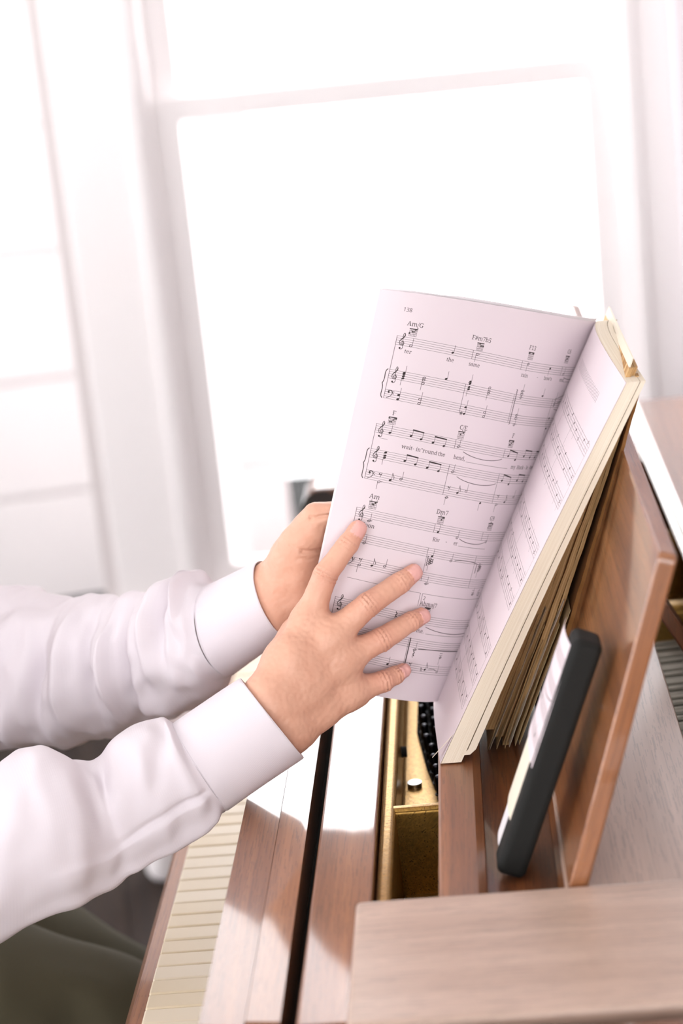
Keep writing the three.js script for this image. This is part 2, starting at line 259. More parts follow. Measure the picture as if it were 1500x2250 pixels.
  for (const [x, z] of [[0.33, -0.93], [0.33, 0.30], [1.5, -0.84]]) { const m = mesh('leg', lg, M.woodDark, piano); m.position.set(x, FLOOR, z); }
  put(piano);
}

// ================================================================ music desk (slides on top of the piano)
const desk = group('music_desk'); tag(desk, 'walnut music desk with a tilted rack and a wide side ledge, standing on the piano', 'music desk');
const RPHI = 0.311, RB = [0.342, 0.1415];           // rack tilt and foot
{
  mesh('front_rail', grainUV(profileZ([[0.2545, 0.1305], [0.2545, 0.157], [0.2565, 0.159], [0.283, 0.159], [0.289, 0.155], [0.289, 0.1305]], -0.90, 0.168, 0.001), 'z', 0.2), M.rail, desk);
  mesh('tray', grainUV(box(0.2885, 0.345, 0.1305, 0.1405, -0.90, 0.168, 0.001), 'z', 1.2), M.woodDark, desk);
  mesh('back_board', grainUV(box(0.3445, 0.458, 0.1305, 0.162, -0.90, 0.168, 0.0016), 'z', 0.7), M.woodSatinGlare, desk);
  mesh('side_ledge', grainUV(box(0.196, 0.458, 0.1305, 0.166, 0.168, 0.34, 0.004, 3), 'x', 0.4), M.woodSatinGlare, desk);
  mesh('side_ledge', grainUV(box(0.196, 0.458, 0.1305, 0.166, -0.97, -0.90, 0.004, 3), 'x', 0.9), M.woodSatinGlare, desk);
  // rack panel: straight shoulders, raised middle
  const s = new THREE.Shape(), top = 0.276, hi = 0.312;
  s.moveTo(-0.165, 0); s.lineTo(0.80, 0); s.lineTo(0.80, top - 0.012); s.quadraticCurveTo(0.80, top, 0.788, top); s.lineTo(0.44, top);
  s.bezierCurveTo(0.41, top, 0.41, hi, 0.37, hi); s.lineTo(0.265, hi); s.bezierCurveTo(0.222, hi, 0.232, top, 0.190, top); s.lineTo(-0.158, top); s.quadraticCurveTo(-0.165, top, -0.165, top - 0.007); s.closePath();
  const g = new THREE.ExtrudeGeometry(s, { depth: 0.0095, bevelEnabled: true, bevelThickness: 0.002, bevelSize: 0.002, bevelOffset: -0.002, bevelSegments: 3, curveSegments: 16 });
  const gg = grainUV(g, 'x', 0.33);
  const mtx = new THREE.Matrix4().makeBasis(V(0, 0, -1), V(Math.sin(RPHI), Math.cos(RPHI), 0), V(Math.cos(RPHI), -Math.sin(RPHI), 0)).setPosition(RB[0], RB[1], 0);
  gg.applyMatrix4(mtx); mesh('rack', gg, M.wood, desk);
  // prop behind the rack
  mesh('prop', grainUV(box(-0.006, 0.006, -0.11, 0.11, -0.02, 0.02, 0.002).rotateZ(0.5).translate(0.437, 0.258, -0.30), 'y'), M.woodDark, desk);
  for (const z of [0.10, -0.75]) mesh('hinge', new THREE.CylinderGeometry(0.004, 0.004, 0.05, 12).rotateX(Math.PI / 2).translate(0.356, 0.164, z), M.gold, desk);
  put(desk);
}

// ================================================================ printed pages
function canvasTex(w, h, draw) {
  const c = document.createElement('canvas'); c.width = w; c.height = h; const x = c.getContext('2d'); draw(x, w, h);
  const t = new THREE.CanvasTexture(c); t.colorSpace = THREE.SRGBColorSpace; t.magFilter = THREE.LinearFilter; return t;
}
const PAPER = '#f6f0f2', INK = '#3b3433';
function scoreTools(x, W, H, skew) {
  const X = (s) => s * W, Y = (s, t) => (t + skew * (Math.min(s, 0.62) - 0.09)) * H, SP = 10.4;
  const T = {
    X, Y, SP,
    line(s0, t0, s1, t1, w = 1.5) { w *= 0.72; x.lineWidth = w; x.beginPath(); x.moveTo(X(s0), Y(s0, t0)); for (let k = 1; k <= 16; k++) { const s = lerp(s0, s1, k / 16); x.lineTo(X(s), Y(s, lerp(t0, t1, k / 16))); } x.stroke(); },
    staff(t, s0 = 0.087, s1 = 0.985) { for (let i = 0; i < 5; i++) T.line(s0, t + i * SP / H, s1, t + i * SP / H, 1.3); },
    // head at staff position p: 0 = top line, 1 = half a space lower ...
    at(s, t, p) { return [X(s), Y(s, t) + p * SP / 2]; },
    head(s, t, p, open) { const [a, b] = T.at(s, t, p); x.save(); x.translate(a, b); x.rotate(-0.35); x.beginPath(); x.ellipse(0, 0, 6.6, 4.6, 0, 0, 7); if (open) { x.lineWidth = 2.4; x.stroke(); } else x.fill(); x.restore(); if (p > 9) for (let q = 10; q <= p; q += 2) { x.lineWidth = 1.4; x.beginPath(); x.moveTo(a - 11, b + (q - p) * SP / 2); x.lineTo(a + 11, b + (q - p) * SP / 2); x.stroke(); } if (p < -1) for (let q = -2; q >= p; q -= 2) { x.lineWidth = 1.4; x.beginPath(); x.moveTo(a - 11, b + (q - p) * SP / 2); x.lineTo(a + 11, b + (q - p) * SP / 2); x.stroke(); } },
    stem(s, t, p, up, len = 36) { const [a, b] = T.at(s, t, p); x.lineWidth = 1.5; x.beginPath(); x.moveTo(a + (up ? 6 : -6), b); x.lineTo(a + (up ? 6 : -6), b + (up ? -len : len)); x.stroke(); },
    note(s, t, p, o = {}) { T.head(s, t, p, o.open); if (o.up !== undefined) T.stem(s, t, p, o.up, o.len); if (o.dot) { const [a, b] = T.at(s, t, p); x.beginPath(); x.arc(a + 13, b - 2, 1.9, 0, 7); x.fill(); } if (o.flag) { const [a, b] = T.at(s, t, p); x.lineWidth = 2.2; x.beginPath(); x.moveTo(a + 6, b - 36); x.quadraticCurveTo(a + 8, b - 26, a + 14, b - 20); x.quadraticCurveTo(a + 18, b - 14, a + 14, b - 7); x.stroke(); } },
    chord(s, t, ps, o = {}) { ps.forEach((p, i) => T.head(s + (o.zig && i % 2 ? 0.006 : 0), t, p, o.open)); if (o.up !== undefined) T.stem(s, t, o.up ? Math.max(...ps) : Math.min(...ps), o.up, (Math.max(...ps) - Math.min(...ps)) * SP / 2 + 34); if (o.dot) for (const p of ps) { const [a, b] = T.at(s, t, p); x.beginPath(); x.arc(a + 15, b - 2, 1.8, 0, 7); x.fill(); } },
    beam(s0, p0, s1, p1, t) { const [a, b] = T.at(s0, t, p0), [c, d] = T.at(s1, t, p1), y0 = Math.min(b, d) - 30, y1 = y0 + (d - b) * 0.7; x.lineWidth = 1.5; x.beginPath(); x.moveTo(a + 6, b); x.lineTo(a + 6, y0); x.moveTo(c + 6, d); x.lineTo(c + 6, y1); x.stroke(); x.lineWidth = 5.5; x.beginPath(); x.moveTo(a + 5.4, y0); x.lineTo(c + 6.6, y1); x.stroke(); T.head(s0, t, p0); T.head(s1, t, p1); },
    bar(s, t0, t1, w = 1.7) { x.lineWidth = w; x.beginPath(); x.moveTo(X(s), Y(s, t0)); x.lineTo(X(s), Y(s, t1)); x.stroke(); },
    slur(s0, t0, s1, t1, sag, w = 2) { const a = X(s0), b = Y(s0, t0), c = X(s1), d = Y(s1, t1); x.lineWidth = w; x.beginPath(); x.moveTo(a, b); x.bezierCurveTo(lerp(a, c, 0.25), lerp(b, d, 0.25) + sag, lerp(a, c, 0.75), lerp(b, d, 0.75) + sag, c, d); x.stroke(); },
    text(s, t, str, px, font = 'serif') { x.font = px + 'px ' + font; x.textAlign = 'center'; x.textBaseline = 'middle'; x.save(); x.translate(X(s), Y(s, t)); x.rotate(s < 0.62 ? Math.atan(skew * H / W) : 0); x.fillText(str, 0, 0); x.restore(); },
    grid(s, t, dots = [], o = {}) { const g = 34, x0 = X(s) - g / 2, y0 = Y(s, t) - g / 2; x.lineWidth = 1.1; for (let i = 0; i < 6; i++) { x.beginPath(); x.moveTo(x0 + i * g / 5, y0); x.lineTo(x0 + i * g / 5, y0 + g); x.stroke(); } for (let i = 0; i < 5; i++) { x.beginPath(); x.moveTo(x0, y0 + i * g / 4); x.lineTo(x0 + g, y0 + i * g / 4); x.stroke(); } x.lineWidth = 4; x.beginPath(); x.moveTo(x0 - 1, y0); x.lineTo(x0 + g + 1, y0); x.stroke(); for (const [i, j] of dots) { x.beginPath(); x.ellipse(x0 + i * g / 5, y0 + (j + 0.5) * g / 4, 3.0, 4.0, 0, 0, 7); x.fill(); } for (const i of o.open || []) { x.lineWidth = 1.1; x.beginPath(); x.arc(x0 + i * g / 5, y0 - 6, 2.4, 0, 7); x.stroke(); } },
    treble(s, t) { const [a, b] = T.at(s, t, 6), k = SP; x.save(); x.translate(a, b); x.lineCap = 'round';
      x.lineWidth = 2.6; x.beginPath(); x.moveTo(2, 6); x.bezierCurveTo(-7, 5, -7, -7, 2, -8); x.bezierCurveTo(11, -8, 13, 8, 2, 10); x.bezierCurveTo(-14, 11, -16, -8, -6, -17); x.stroke();
      x.lineWidth = 4.2; x.beginPath(); x.moveTo(-7, -16); x.bezierCurveTo(0, -24, 9, -30, 8, -41); x.stroke();
      x.lineWidth = 2.2; x.beginPath(); x.moveTo(8, -41); x.bezierCurveTo(7, -52, 2, -50, 0, -40); x.bezierCurveTo(-1, -30, 5, 5, 7, 18); x.bezierCurveTo(8, 29, -4, 31, -7, 25); x.stroke();
      x.beginPath(); x.arc(-5.5, 24, 4.2, 0, 7); x.fill(); x.restore(); },
    bass(s, t) { const [a, b] = T.at(s, t, 2); x.save(); x.translate(a, b); x.lineCap = 'round'; x.beginPath(); x.arc(-6, 0, 4.6, 0, 7); x.fill(); x.lineWidth = 4; x.beginPath(); x.moveTo(-9, -4); x.bezierCurveTo(-4, -14, 12, -10, 11, 4); x.stroke(); x.lineWidth = 2.4; x.beginPath(); x.moveTo(11, 4); x.bezierCurveTo(10, 16, -2, 24, -12, 27); x.stroke(); for (const d of [-5, 5]) { x.beginPath(); x.arc(17, d, 2, 0, 7); x.fill(); } x.restore(); },
    brace(s, t0, t1) { const a = X(s), b0 = Y(s, t0), b1 = Y(s, t1), m = (b0 + b1) / 2; x.lineCap = 'round'; for (const [w, o] of [[3.4, 0]]) { x.lineWidth = w; x.beginPath(); x.moveTo(a - 3, b0); x.bezierCurveTo(a - 20, b0 + 12, a - 2, m - 24, a - 16, m); x.bezierCurveTo(a - 2, m + 24, a - 20, b1 - 12, a - 3, b1); x.stroke(); } },
    rest8(s, t, p = 3) { const [a, b] = T.at(s, t, p); x.beginPath(); x.arc(a - 4, b - 4, 3, 0, 7); x.fill(); x.lineWidth = 1.8; x.beginPath(); x.moveTo(a - 4, b - 2); x.quadraticCurveTo(a + 3, b, a + 7, b - 6); x.lineTo(a + 1, b + 12); x.stroke(); },
    rest4(s, t, p = 4) { const [a, b] = T.at(s, t, p); x.lineWidth = 4; x.beginPath(); x.moveTo(a - 3, b - 15); x.lineTo(a + 4, b - 6); x.lineTo(a - 3, b + 1); x.lineTo(a + 4, b + 9); x.stroke(); x.lineWidth = 2.6; x.beginPath(); x.moveTo(a + 4, b + 9); x.quadraticCurveTo(a - 8, b + 6, a - 2, b + 17); x.stroke(); },
    arp(s, t0, t1) { const a = X(s), b0 = Y(s, t0), b1 = Y(s, t1); x.lineWidth = 2.4; x.beginPath(); x.moveTo(a, b0); for (let y = b0, k = 0; y < b1; y += 4, k++) x.lineTo(a + (k % 2 ? 2.6 : -2.6), y); x.stroke(); },
  };
  return T;
}
const leftPage = canvasTex(1400, 1932, (x, W, H) => {
  x.fillStyle = PAPER; x.fillRect(0, 0, W, H); x.fillStyle = INK; x.strokeStyle = INK;
  const T = scoreTools(x, W, H, 0.026), R = 0.985;
  const system = (v, t, b, s0) => { T.staff(v, s0); T.staff(t, s0); T.staff(b, s0); T.bar(s0, v, b + 4 * T.SP / H); T.treble(s0 + 0.020, v); T.treble(s0 + 0.020, t); T.bass(s0 + 0.017, b); T.brace(s0 - 0.004, t, b + 4 * T.SP / H); };
  x.globalAlpha = 0.9; T.text(0.105, 0.042, '138', 26, 'sans-serif'); x.globalAlpha = 1;
  // first system
  let v = 0.108, t = 0.192, b = 0.242; const e = 4 * T.SP / H;
  system(v, t, b, 0.089);
  for (const s of [0.362, 0.583]) { T.bar(s, v, v + e); T.bar(s, t, b + e); } T.bar(0.815, v, v + e); T.bar(0.815, t, b + e);
  T.text(0.14, 0.0740, 'Am/G', 29); T.grid(0.138, 0.0945, [[0, 2], [2, 1], [3, 1], [4, 0]], { open: [5] }); T.text(0.385, 0.0775, 'F#m7b5', 29); T.grid(0.385, 0.097, [[2, 0], [3, 1], [4, 1], [5, 1]]); 
  T.text(0.618, 0.0725, 'F13', 29); T.grid(0.618, 0.093, [[0, 0], [1, 0], [4, 0], [5, 0]]); T.text(0.832, 0.0685, 'C6', 29); T.grid(0.83, 0.089, [[1, 2], [2, 1], [3, 1], [4, 0]]);
  T.note(0.14, v, 7, { open: 1, up: true }); T.note(0.287, v, 6, { up: true }); T.note(0.38, v, 3, { open: 1, up: false, dot: 1 }); T.note(0.615, v, 2, { open: 1, up: false }); T.note(0.74, v, 3, { up: false }); T.note(0.835, v, 7, { open: 1, up: true }); T.slur(0.845, v + 0.027, 0.97, v + 0.025, 14);
  for (const [s, w] of [[0.135, 'ter'], [0.284, 'the'], [0.378, 'same'], [0.61, 'rain'], [0.68, '-'], [0.742, "bow's"], [0.838, 'end,']]) T.text(s, 0.142, w, 25); T.line(0.86, 0.146, 0.97, 0.146, 1.4);
  T.chord(0.138, t, [4, 2, 1], { up: true }); T.chord(0.138, t, [6], { up: false }); T.chord(0.208, t, [2, 4, 7], { open: 1, up: false }); T.note(0.285, t, -1, { up: true }); T.chord(0.378, t, [-3, -1], { up: true }); T.chord(0.378, t, [2, 4], { up: false }); T.chord(0.463, t, [-1, 2, 4], { open: 1, up: false }); T.chord(0.618, t, [-4, -1, 2], { open: 1, up: true, dot: 1 }); T.note(0.738, t, -2, { up: true }); T.chord(0.835, t, [0, 4, 6], { open: 1, up: true }); T.slur(0.845, t - 0.002, 0.97, t - 0.012, -10); T.slur(0.845, t + 0.012, 0.97, t + 0.004, -8); T.slur(0.845, t + 0.026, 0.97, t + 0.02, 12);
  T.arp(0.592, t - 0.012, b + 0.026); T.chord(0.136, b, [3, 7], { up: true }); T.chord(0.21, b, [3, 7], { open: 1, up: true }); T.chord(0.382, b, [2, 8], { up: true }); x.lineWidth = 2; x.beginPath(); for (const d of [-3, 3]) { x.moveTo(T.X(0.37) + d, T.Y(0.37, b) + 8 * T.SP / 2 - 9); x.lineTo(T.X(0.37) + d, T.Y(0.37, b) + 8 * T.SP / 2 + 9); x.moveTo(T.X(0.37) - 7, T.Y(0.37, b) + 8 * T.SP / 2 + d + 1); x.lineTo(T.X(0.37) + 7, T.Y(0.37, b) + 8 * T.SP / 2 + d - 1); } x.stroke();
  T.chord(0.465, b, [3, 7], { open: 1, up: true }); T.chord(0.618, b, [0, 3, 9], { open: 1, up: true, dot: 1 }); T.chord(0.83, b, [0, 10], { up: false }); T.note(0.875, b, 5, { up: true });
  // second system
  v = 0.329; t = 0.392; b = 0.446; system(v, t, b, 0.085);
  T.bar(0.375, v, v + e); T.bar(0.372, t, b + e); T.bar(0.604, v, v + e); T.bar(0.607, t, b + e);
  T.text(0.135, 0.2955, 'F', 30); T.grid(0.134, 0.3155, [[0, 0], [4, 0], [5, 0], [3, 1], [1, 2], [2, 2]]); T.text(0.394, 0.2970, 'C/E', 30); T.grid(0.39, 0.3165, [[4, 0], [2, 1]], { open: [3, 5] }); T.text(0.63, 0.2935, 'F', 30); T.grid(0.628, 0.3145, [[0, 0], [4, 0], [5, 0], [3, 1], [1, 2], [2, 2]]); T.text(0.86, 0.2935, 'C', 28); T.grid(0.86, 0.3145, [[4, 0], [2, 1], [1, 2]]);
  T.note(0.135, v, 6, { up: true }); T.beam(0.208, 5, 0.245, 6.2, v); T.beam(0.29, 7, 0.333, 8, v); T.note(0.39, v, 6, { open: 1, up: true, dot: 1 }); T.slur(0.415, v + 0.026, 0.60, v + 0.026, 26, 2.4); T.beam(0.63, 6, 0.675, 9, v); T.beam(0.725, 5, 0.77, 6, v); T.beam(0.81, 6, 0.85, 7, v); T.line(0.105, 0.3625, 0.132, 0.3625, 1.3);
  for (const [s, w] of [[0.203, 'wait'], [0.226, '-'], [0.246, "in'"], [0.285, "'round"], [0.332, 'the'], [0.405, 'bend,'], [0.675, 'my'], [0.722, 'Huck'], [0.752, '-'], [0.772, 'le'], [0.792, '-'], [0.812, 'ber'], [0.834, '-'], [0.852, 'ry'], [0.892, 'friend,']]) T.text(s, 0.3715, w, 26); T.line(0.435, 0.378, 0.642, 0.3765, 1.5);
  T.chord(0.136, t, [1, 4, 6], { up: false }); T.beam(0.206, 5, 0.245, 6.2, t); T.beam(0.29, 7, 0.334, 8, t); T.note(0.39, t, 6, { open: 1, up: true, dot: 1 }); T.slur(0.412, t + 0.026, 0.60, t + 0.026, 26, 2.4); T.beam(0.63, 6, 0.675, 9, t); T.beam(0.725, 5, 0.77, 6, t); T.beam(0.81, 6, 0.85, 7, t);
  T.rest8(0.134, b, 2); T.note(0.171, b, 5, { up: true, flag: 1 }); T.note(0.207, b, 2, { open: 1, up: true }); T.note(0.135, b, 8.6, { open: 1, up: false, dot: 1 }); T.rest8(0.39, b, 1); T.note(0.43, b, 4, { up: true, flag: 1 }); T.note(0.466, b, 1, { open: 1, up: true }); T.note(0.39, b, 10, { open: 1, up: false }); T.note(0.545, b, 9.5, { up: false }); T.rest8(0.632, b, 1); T.note(0.68, b, 6, { up: true, flag: 1 }); T.note(0.735, b, 1, { open: 1, up: true }); T.note(0.632, b, 9, { open: 1, up: false, dot: 1 });
  // third system
  v = 0.542; t = 0.604; b = 0.666; system(v, t, b, 0.081);
  T.bar(0.37, v, v + e); T.bar(0.365, t, b + e); T.bar(0.60, v, v + e); T.bar(0.597, t, b + e);
  T.text(0.132, 0.5070, 'Am', 31); T.grid(0.132, 0.529, [[4, 0], [2, 1], [3, 1]], { open: [1, 5] }); T.text(0.388, 0.5110, 'Dm7', 31); T.grid(0.388, 0.5315, [[4, 0], [5, 0], [3, 1]], { open: [2] }); T.text(0.632, 0.5055, 'G9', 30); T.grid(0.632, 0.5275, [[5, 0], [1, 1], [3, 1], [0, 2]], { open: [2, 3] }); T.text(0.865, 0.5065, 'F', 28); T.grid(0.865, 0.528, [[0, 0], [4, 0], [5, 0], [3, 1]]);
  T.note(0.131, v, 10, { open: 1, up: true, dot: 1 }); T.note(0.388, v, 7, { up: true }); T.note(0.475, v, 9, { open: 1, up: true }); T.note(0.63, v, 9, { open: 1, up: true }); T.slur(0.487, v + 0.026, 0.622, v + 0.026, 20, 2.4); T.note(0.785, v, 8, { up: true });
  for (const [s, w] of [[0.128, 'Moon'], [0.388, 'Riv'], [0.432, '-'], [0.475, 'er'], [0.785, 'and']]) T.text(s, 0.5805, w, 27); T.line(0.49, 0.586, 0.635, 0.585, 1.5);
  T.note(0.131, t, 8, { open: 1, up: true, dot: 1 }); T.note(0.387, t, 7, { up: true }); T.chord(0.383, t, [10, 11, 12, 13, 14], { open: 1, zig: 1, up: false, dot: 1 }); T.arp(0.372, t + 0.02, t + 0.045); T.note(0.472, t, 8, { open: 1, up: true }); T.slur(0.49, t + 0.02, 0.62, t + 0.022, -12, 2.2); T.chord(0.63, t, [8, 10, 11, 12, 14], { open: 1, zig: 1, up: false, dot: 1 }); T.arp(0.612, t + 0.024, t + 0.045); T.note(0.785, t, 7, { up: true });
  T.rest8(0.131, b, 1); T.note(0.174, b, 4, { up: true, flag: 1 }); T.note(0.219, b, 2, { open: 1, up: true }); T.note(0.131, b, 6, { open: 1, up: false }); T.note(0.388, b, 10, { open: 1, up: true, dot: 1 }); T.chord(0.635, b, [14], { open: 1, dot: 1, up: true });
  x.font = 'italic 40px serif'; x.save(); x.translate(T.X(0.676), T.Y(0.676, 0.7)); x.lineWidth = 2.4; x.lineCap = 'round'; x.beginPath(); x.moveTo(8, -14); x.bezierCurveTo(-8, -16, -12, 14, -3, 16); x.bezierCurveTo(6, 16, 12, 4, 10, -2); x.bezierCurveTo(6, 0, 3, 2, 2, 3); x.stroke(); x.restore();
  // volta brackets
  T.line(0.1, 0.7185, 0.375, 0.7185, 1.5); T.bar(0.375, 0.7185, 0.75); T.line(0.384, 0.7185, 0.985, 0.714, 1.5); T.bar(0.384, 0.7185, 0.75); T.text(0.396, 0.7295, '2', 25, 'sans-serif'); T.text(0.42, 0.743, 'Abmaj7', 29); T.grid(0.42, 0.76, [[1, 0], [2, 0], [3, 0], [4, 0]]); T.text(0.74, 0.744, 'Dbmaj7', 28); T.grid(0.74, 0.7615, [[1, 0], [4, 0], [2, 1], [3, 1]]);
  // fourth system
  v = 0.773; t = 0.834; b = 0.896; system(v, t, b, 0.075);
  T.rest4(0.30, v, 4); T.note(0.41, v, 8, { open: 1, up: true }); T.slur(0.43, v + 0.027, 0.73, v + 0.026, 30, 2.4); T.note(0.74, v, 8, { up: true }); T.slur(0.75, v + 0.026, 0.82, v + 0.024, 10); T.text(0.41, 0.8115, 'me.', 27); T.line(0.435, 0.817, 0.83, 0.814, 1.5);
  T.bar(0.372, t, b + e, 1.6); T.bar(0.378, t, b + e, 5.5); T.bar(0.735, v, v + e); T.bar(0.735, t, b + e);
  T.note(0.405, t, 10, { open: 1, up: true, dot: 1 }); T.slur(0.42, t + 0.024, 0.73, t + 0.026, -10, 3); T.rest4(0.404, t, 14); T.note(0.538, t, 14, { open: 1, up: false }); T.note(0.745, t, 9, {}); T.rest4(0.745, t, 13);
  T.rest8(0.40, b, 1); T.note(0.472, b, 4, { up: true, flag: 1 }); T.note(0.538, b, 5, { open: 1, up: true }); T.note(0.405, b, 7, { open: 1, dot: 1 }); T.note(0.31, b, 5, { up: true }); T.note(0.745, b, 1, {}); T.slur(0.49, b + 0.008, 0.53, b + 0.01, -4); T.text(0.455, b + 0.011, 'b', 26);
});
function genericScore(seed, systems, header) {
  return canvasTex(1024, 1412, (x, W, H) => {
    x.fillStyle = PAPER; x.fillRect(0, 0, W, H); x.fillStyle = INK; x.strokeStyle = INK; x.globalAlpha = 0.75; const T = scoreTools(x, W, H, 0), R = rng(seed), e = 4 * T.SP / H;
    if (header) for (let k = 0; k < 26; k++) { x.lineWidth = 3; x.beginPath(); const a = W * (0.25 + k * 0.02); x.moveTo(a, H * 0.075); x.lineTo(a + 8, H * 0.1); x.stroke(); }
    for (let i = 0; i < systems; i++) { const v = (header ? 0.17 : 0.08) + i * (header ? 0.265 : 0.22), t = v + 0.075, b = t + 0.062; for (const q of [v, t, b]) T.staff(q, 0.08, 0.95); T.bar(0.08, v, b + e); T.treble(0.105, v); T.treble(0.105, t); T.bass(0.1, b); for (const s of [0.36, 0.6, 0.95]) T.bar(s, v, b + e); for (const q of [v, t, b]) for (let k = 0; k < 11; k++) { const s = 0.16 + k * 0.075 + R() * 0.02, p = Math.floor(R() * 8); T.note(s, q, p, { open: R() > 0.7, up: p > 4 }); } }
  });
}
const PAGE_R = genericScore(11, 3, true), PAGE_S = canvasTex(512, 700, (x, W, H) => { x.fillStyle = PAPER; x.fillRect(0, 0, W, H); x.strokeStyle = INK; x.fillStyle = INK; x.lineWidth = 3; for (const y of [90, 250, 400, 560]) for (let i = 0; i < 5; i++) { x.beginPath(); x.moveTo(0, y + i * 15); x.lineTo(W, y + i * 15); x.stroke(); } x.lineWidth = 6; x.beginPath(); x.moveTo(40, 330); x.quadraticCurveTo(250, 400, 470, 330); x.stroke(); for (const [a, b] of [[150, 590], [300, 430], [380, 120]]) { x.beginPath(); x.ellipse(a, b, 13, 10, -0.3, 0, 7); x.fill(); x.lineWidth = 4; x.beginPath(); x.moveTo(a + 12, b); x.lineTo(a + 12, b - 60); x.stroke(); } });
const edgeTex = (a, b, seed) => dataTex(64, 512, (u, v) => { const k = clamp(0.5 + 0.8 * wrapN(u, v, 0.3, 14, seed) + 0.5 * wrapN(u, v, 0.6, 40, seed + 2), 0, 1); return [0, 1, 2].map((i) => lerp(a[i], b[i], k)); }, true, [1, 1]);
const paperMat = (map, o = {}) => new THREE.MeshPhysicalMaterial({ map, color: o.color ?? 0xffffff, roughness: 0.8, specularIntensity: 0.4, transmission: o.trans ?? 0.0, thickness: 0 });
const MP = {
  left: paperMat(leftPage, { trans: 0.08, color: 0xeee7ea }), right: paperMat(PAGE_R, { color: 0xebe3e6 }), sheet: paperMat(PAGE_S, { color: 0xebe3e6 }),
  blank: paperMat(null, { color: 0xf3eef0, trans: 0.2 }), cream: paperMat(null, { color: 0xe9dfcd }), old: paperMat(null, { color: 0xd8bf93 }),
  edge: paperMat(edgeTex([214, 198, 174], [238, 228, 212], 3)), oldEdge: paperMat(edgeTex([160, 118, 72], [228, 194, 144], 6)), oldCover: new THREE.MeshStandardMaterial({ color: 0x8a5c2c, roughness: 0.8 }), cover: new THREE.MeshStandardMaterial({ color: 0xeae0cd, roughness: 0.7 }),
};
// a bent sheet given as a function (s, t) -> point, closed with a thickness d (along its normal, away from the viewer)
function sheetGeo(fn, ns, nt, d, flip) {
  const P = [], N = []; for (let j = 0; j <= nt; j++) for (let i = 0; i <= ns; i++) P.push(fn(i / ns, j / nt));
  const id = (i, j) => j * (ns + 1) + i;
  for (let j = 0; j <= nt; j++) for (let i = 0; i <= ns; i++) { const a = P[id(Math.min(i + 1, ns), j)].clone().sub(P[id(Math.max(i - 1, 0), j)]), b = P[id(i, Math.max(j - 1, 0))].clone().sub(P[id(i, Math.min(j + 1, nt))]); N.push(a.cross(b).normalize().multiplyScalar(flip ? -1 : 1)); }
  const pos = [], uv = [], idx = [], n = P.length;
  P.forEach((p, k) => { pos.push(p.x, p.y, p.z); uv.push((k % (ns + 1)) / ns, 1 - Math.floor(k / (ns + 1)) / nt); });
  P.forEach((p, k) => { pos.push(p.x - N[k].x * d, p.y - N[k].y * d, p.z - N[k].z * d); uv.push(0.01 + 0.02 * (k % 2), 0.995); });
  const quad = (a, b, c, e) => flip ? idx.push(a, c, b, b, c, e) : idx.push(a, b, c, b, e, c);
  for (let j = 0; j < nt; j++) for (let i = 0; i < ns; i++) { quad(id(i, j + 1), id(i + 1, j + 1), id(i, j), id(i + 1, j)); quad(n + id(i + 1, j + 1), n + id(i, j + 1), n + id(i + 1, j), n + id(i, j)); }
  const g = new THREE.BufferGeometry(); g.setAttribute('position', new THREE.Float32BufferAttribute(pos, 3)); g.setAttribute('uv', new THREE.Float32BufferAttribute(uv, 2)); g.setIndex(idx);
  // rims as separate vertices
  const side = (ring) => { const base = pos.length / 3; for (const k of ring) { pos.push(pos[3 * k], pos[3 * k + 1], pos[3 * k + 2], pos[3 * (n + k)], pos[3 * (n + k) + 1], pos[3 * (n + k) + 2]); uv.push(0.01, 0.995, 0.02, 0.995); } for (let k = 0; k < ring.length - 1; k++) { const a = base + 2 * k; idx.push(a, a + 1, a + 2, a + 1, a + 3, a + 2); } };
  const seq = (m, f) => Array.from({ length: m + 1 }, (_, k) => f(k)); side(seq(ns, (k) => id(k, 0))); side(seq(ns, (k) => id(ns - k, nt))); side(seq(nt, (k) => id(0, nt - k))); side(seq(nt, (k) => id(ns, k)));
  g.setAttribute('position', new THREE.Float32BufferAttribute(pos, 3)); g.setAttribute('uv', new THREE.Float32BufferAttribute(uv, 2)); g.setIndex(idx); g.computeVertexNormals(); return g;
}
// ---- the raised page: rows run from the free edge (s = 0) to the gutter (s = 1)
const GT = V(0.427, 0.472, -0.32), GB = V(0.262, 0.160, -0.29), TL = V(0.24035, 0.54073, -0.19), BL = V(0.13861, 0.22336, -0.14);
function pageRow(t, n = 64) {
  const G = GT.clone().lerp(GB, t), E = TL.clone().lerp(BL, t), k = 0.02 + 0.085 * Math.pow(t, 0.8);
  const c = new THREE.CubicBezierCurve3(E, E.clone().add(V(0.085 - 0.005 * t, -0.012 - 0.012 * t, 0.028 - 0.022 * t)), G.clone().add(V(-0.004 + 0.030 * t, -0.004 * t, k)), G); c.arcLengthDivisions = 120; return c.getSpacedPoints(n);
}
const PROWS = Array.from({ length: 97 }, (_, j) => pageRow(j / 96));
const pagePoint = (s, t) => { const j = clamp(t, 0, 1) * 96, j0 = Math.min(95, Math.floor(j)), i = clamp(s, 0, 1) * 64, i0 = Math.min(63, Math.floor(i)), f = (r) => PROWS[r][i0].clone().lerp(PROWS[r][i0 + 1], i - i0); return f(j0).lerp(f(j0 + 1), j - j0); };
const PN = V(0.3973, 0, 0.9177);   // general direction in which the raised page faces
const book = group('open_songbook'); tag(book, 'thick white songbook open at page 138, held by the hands against the rack', 'book');
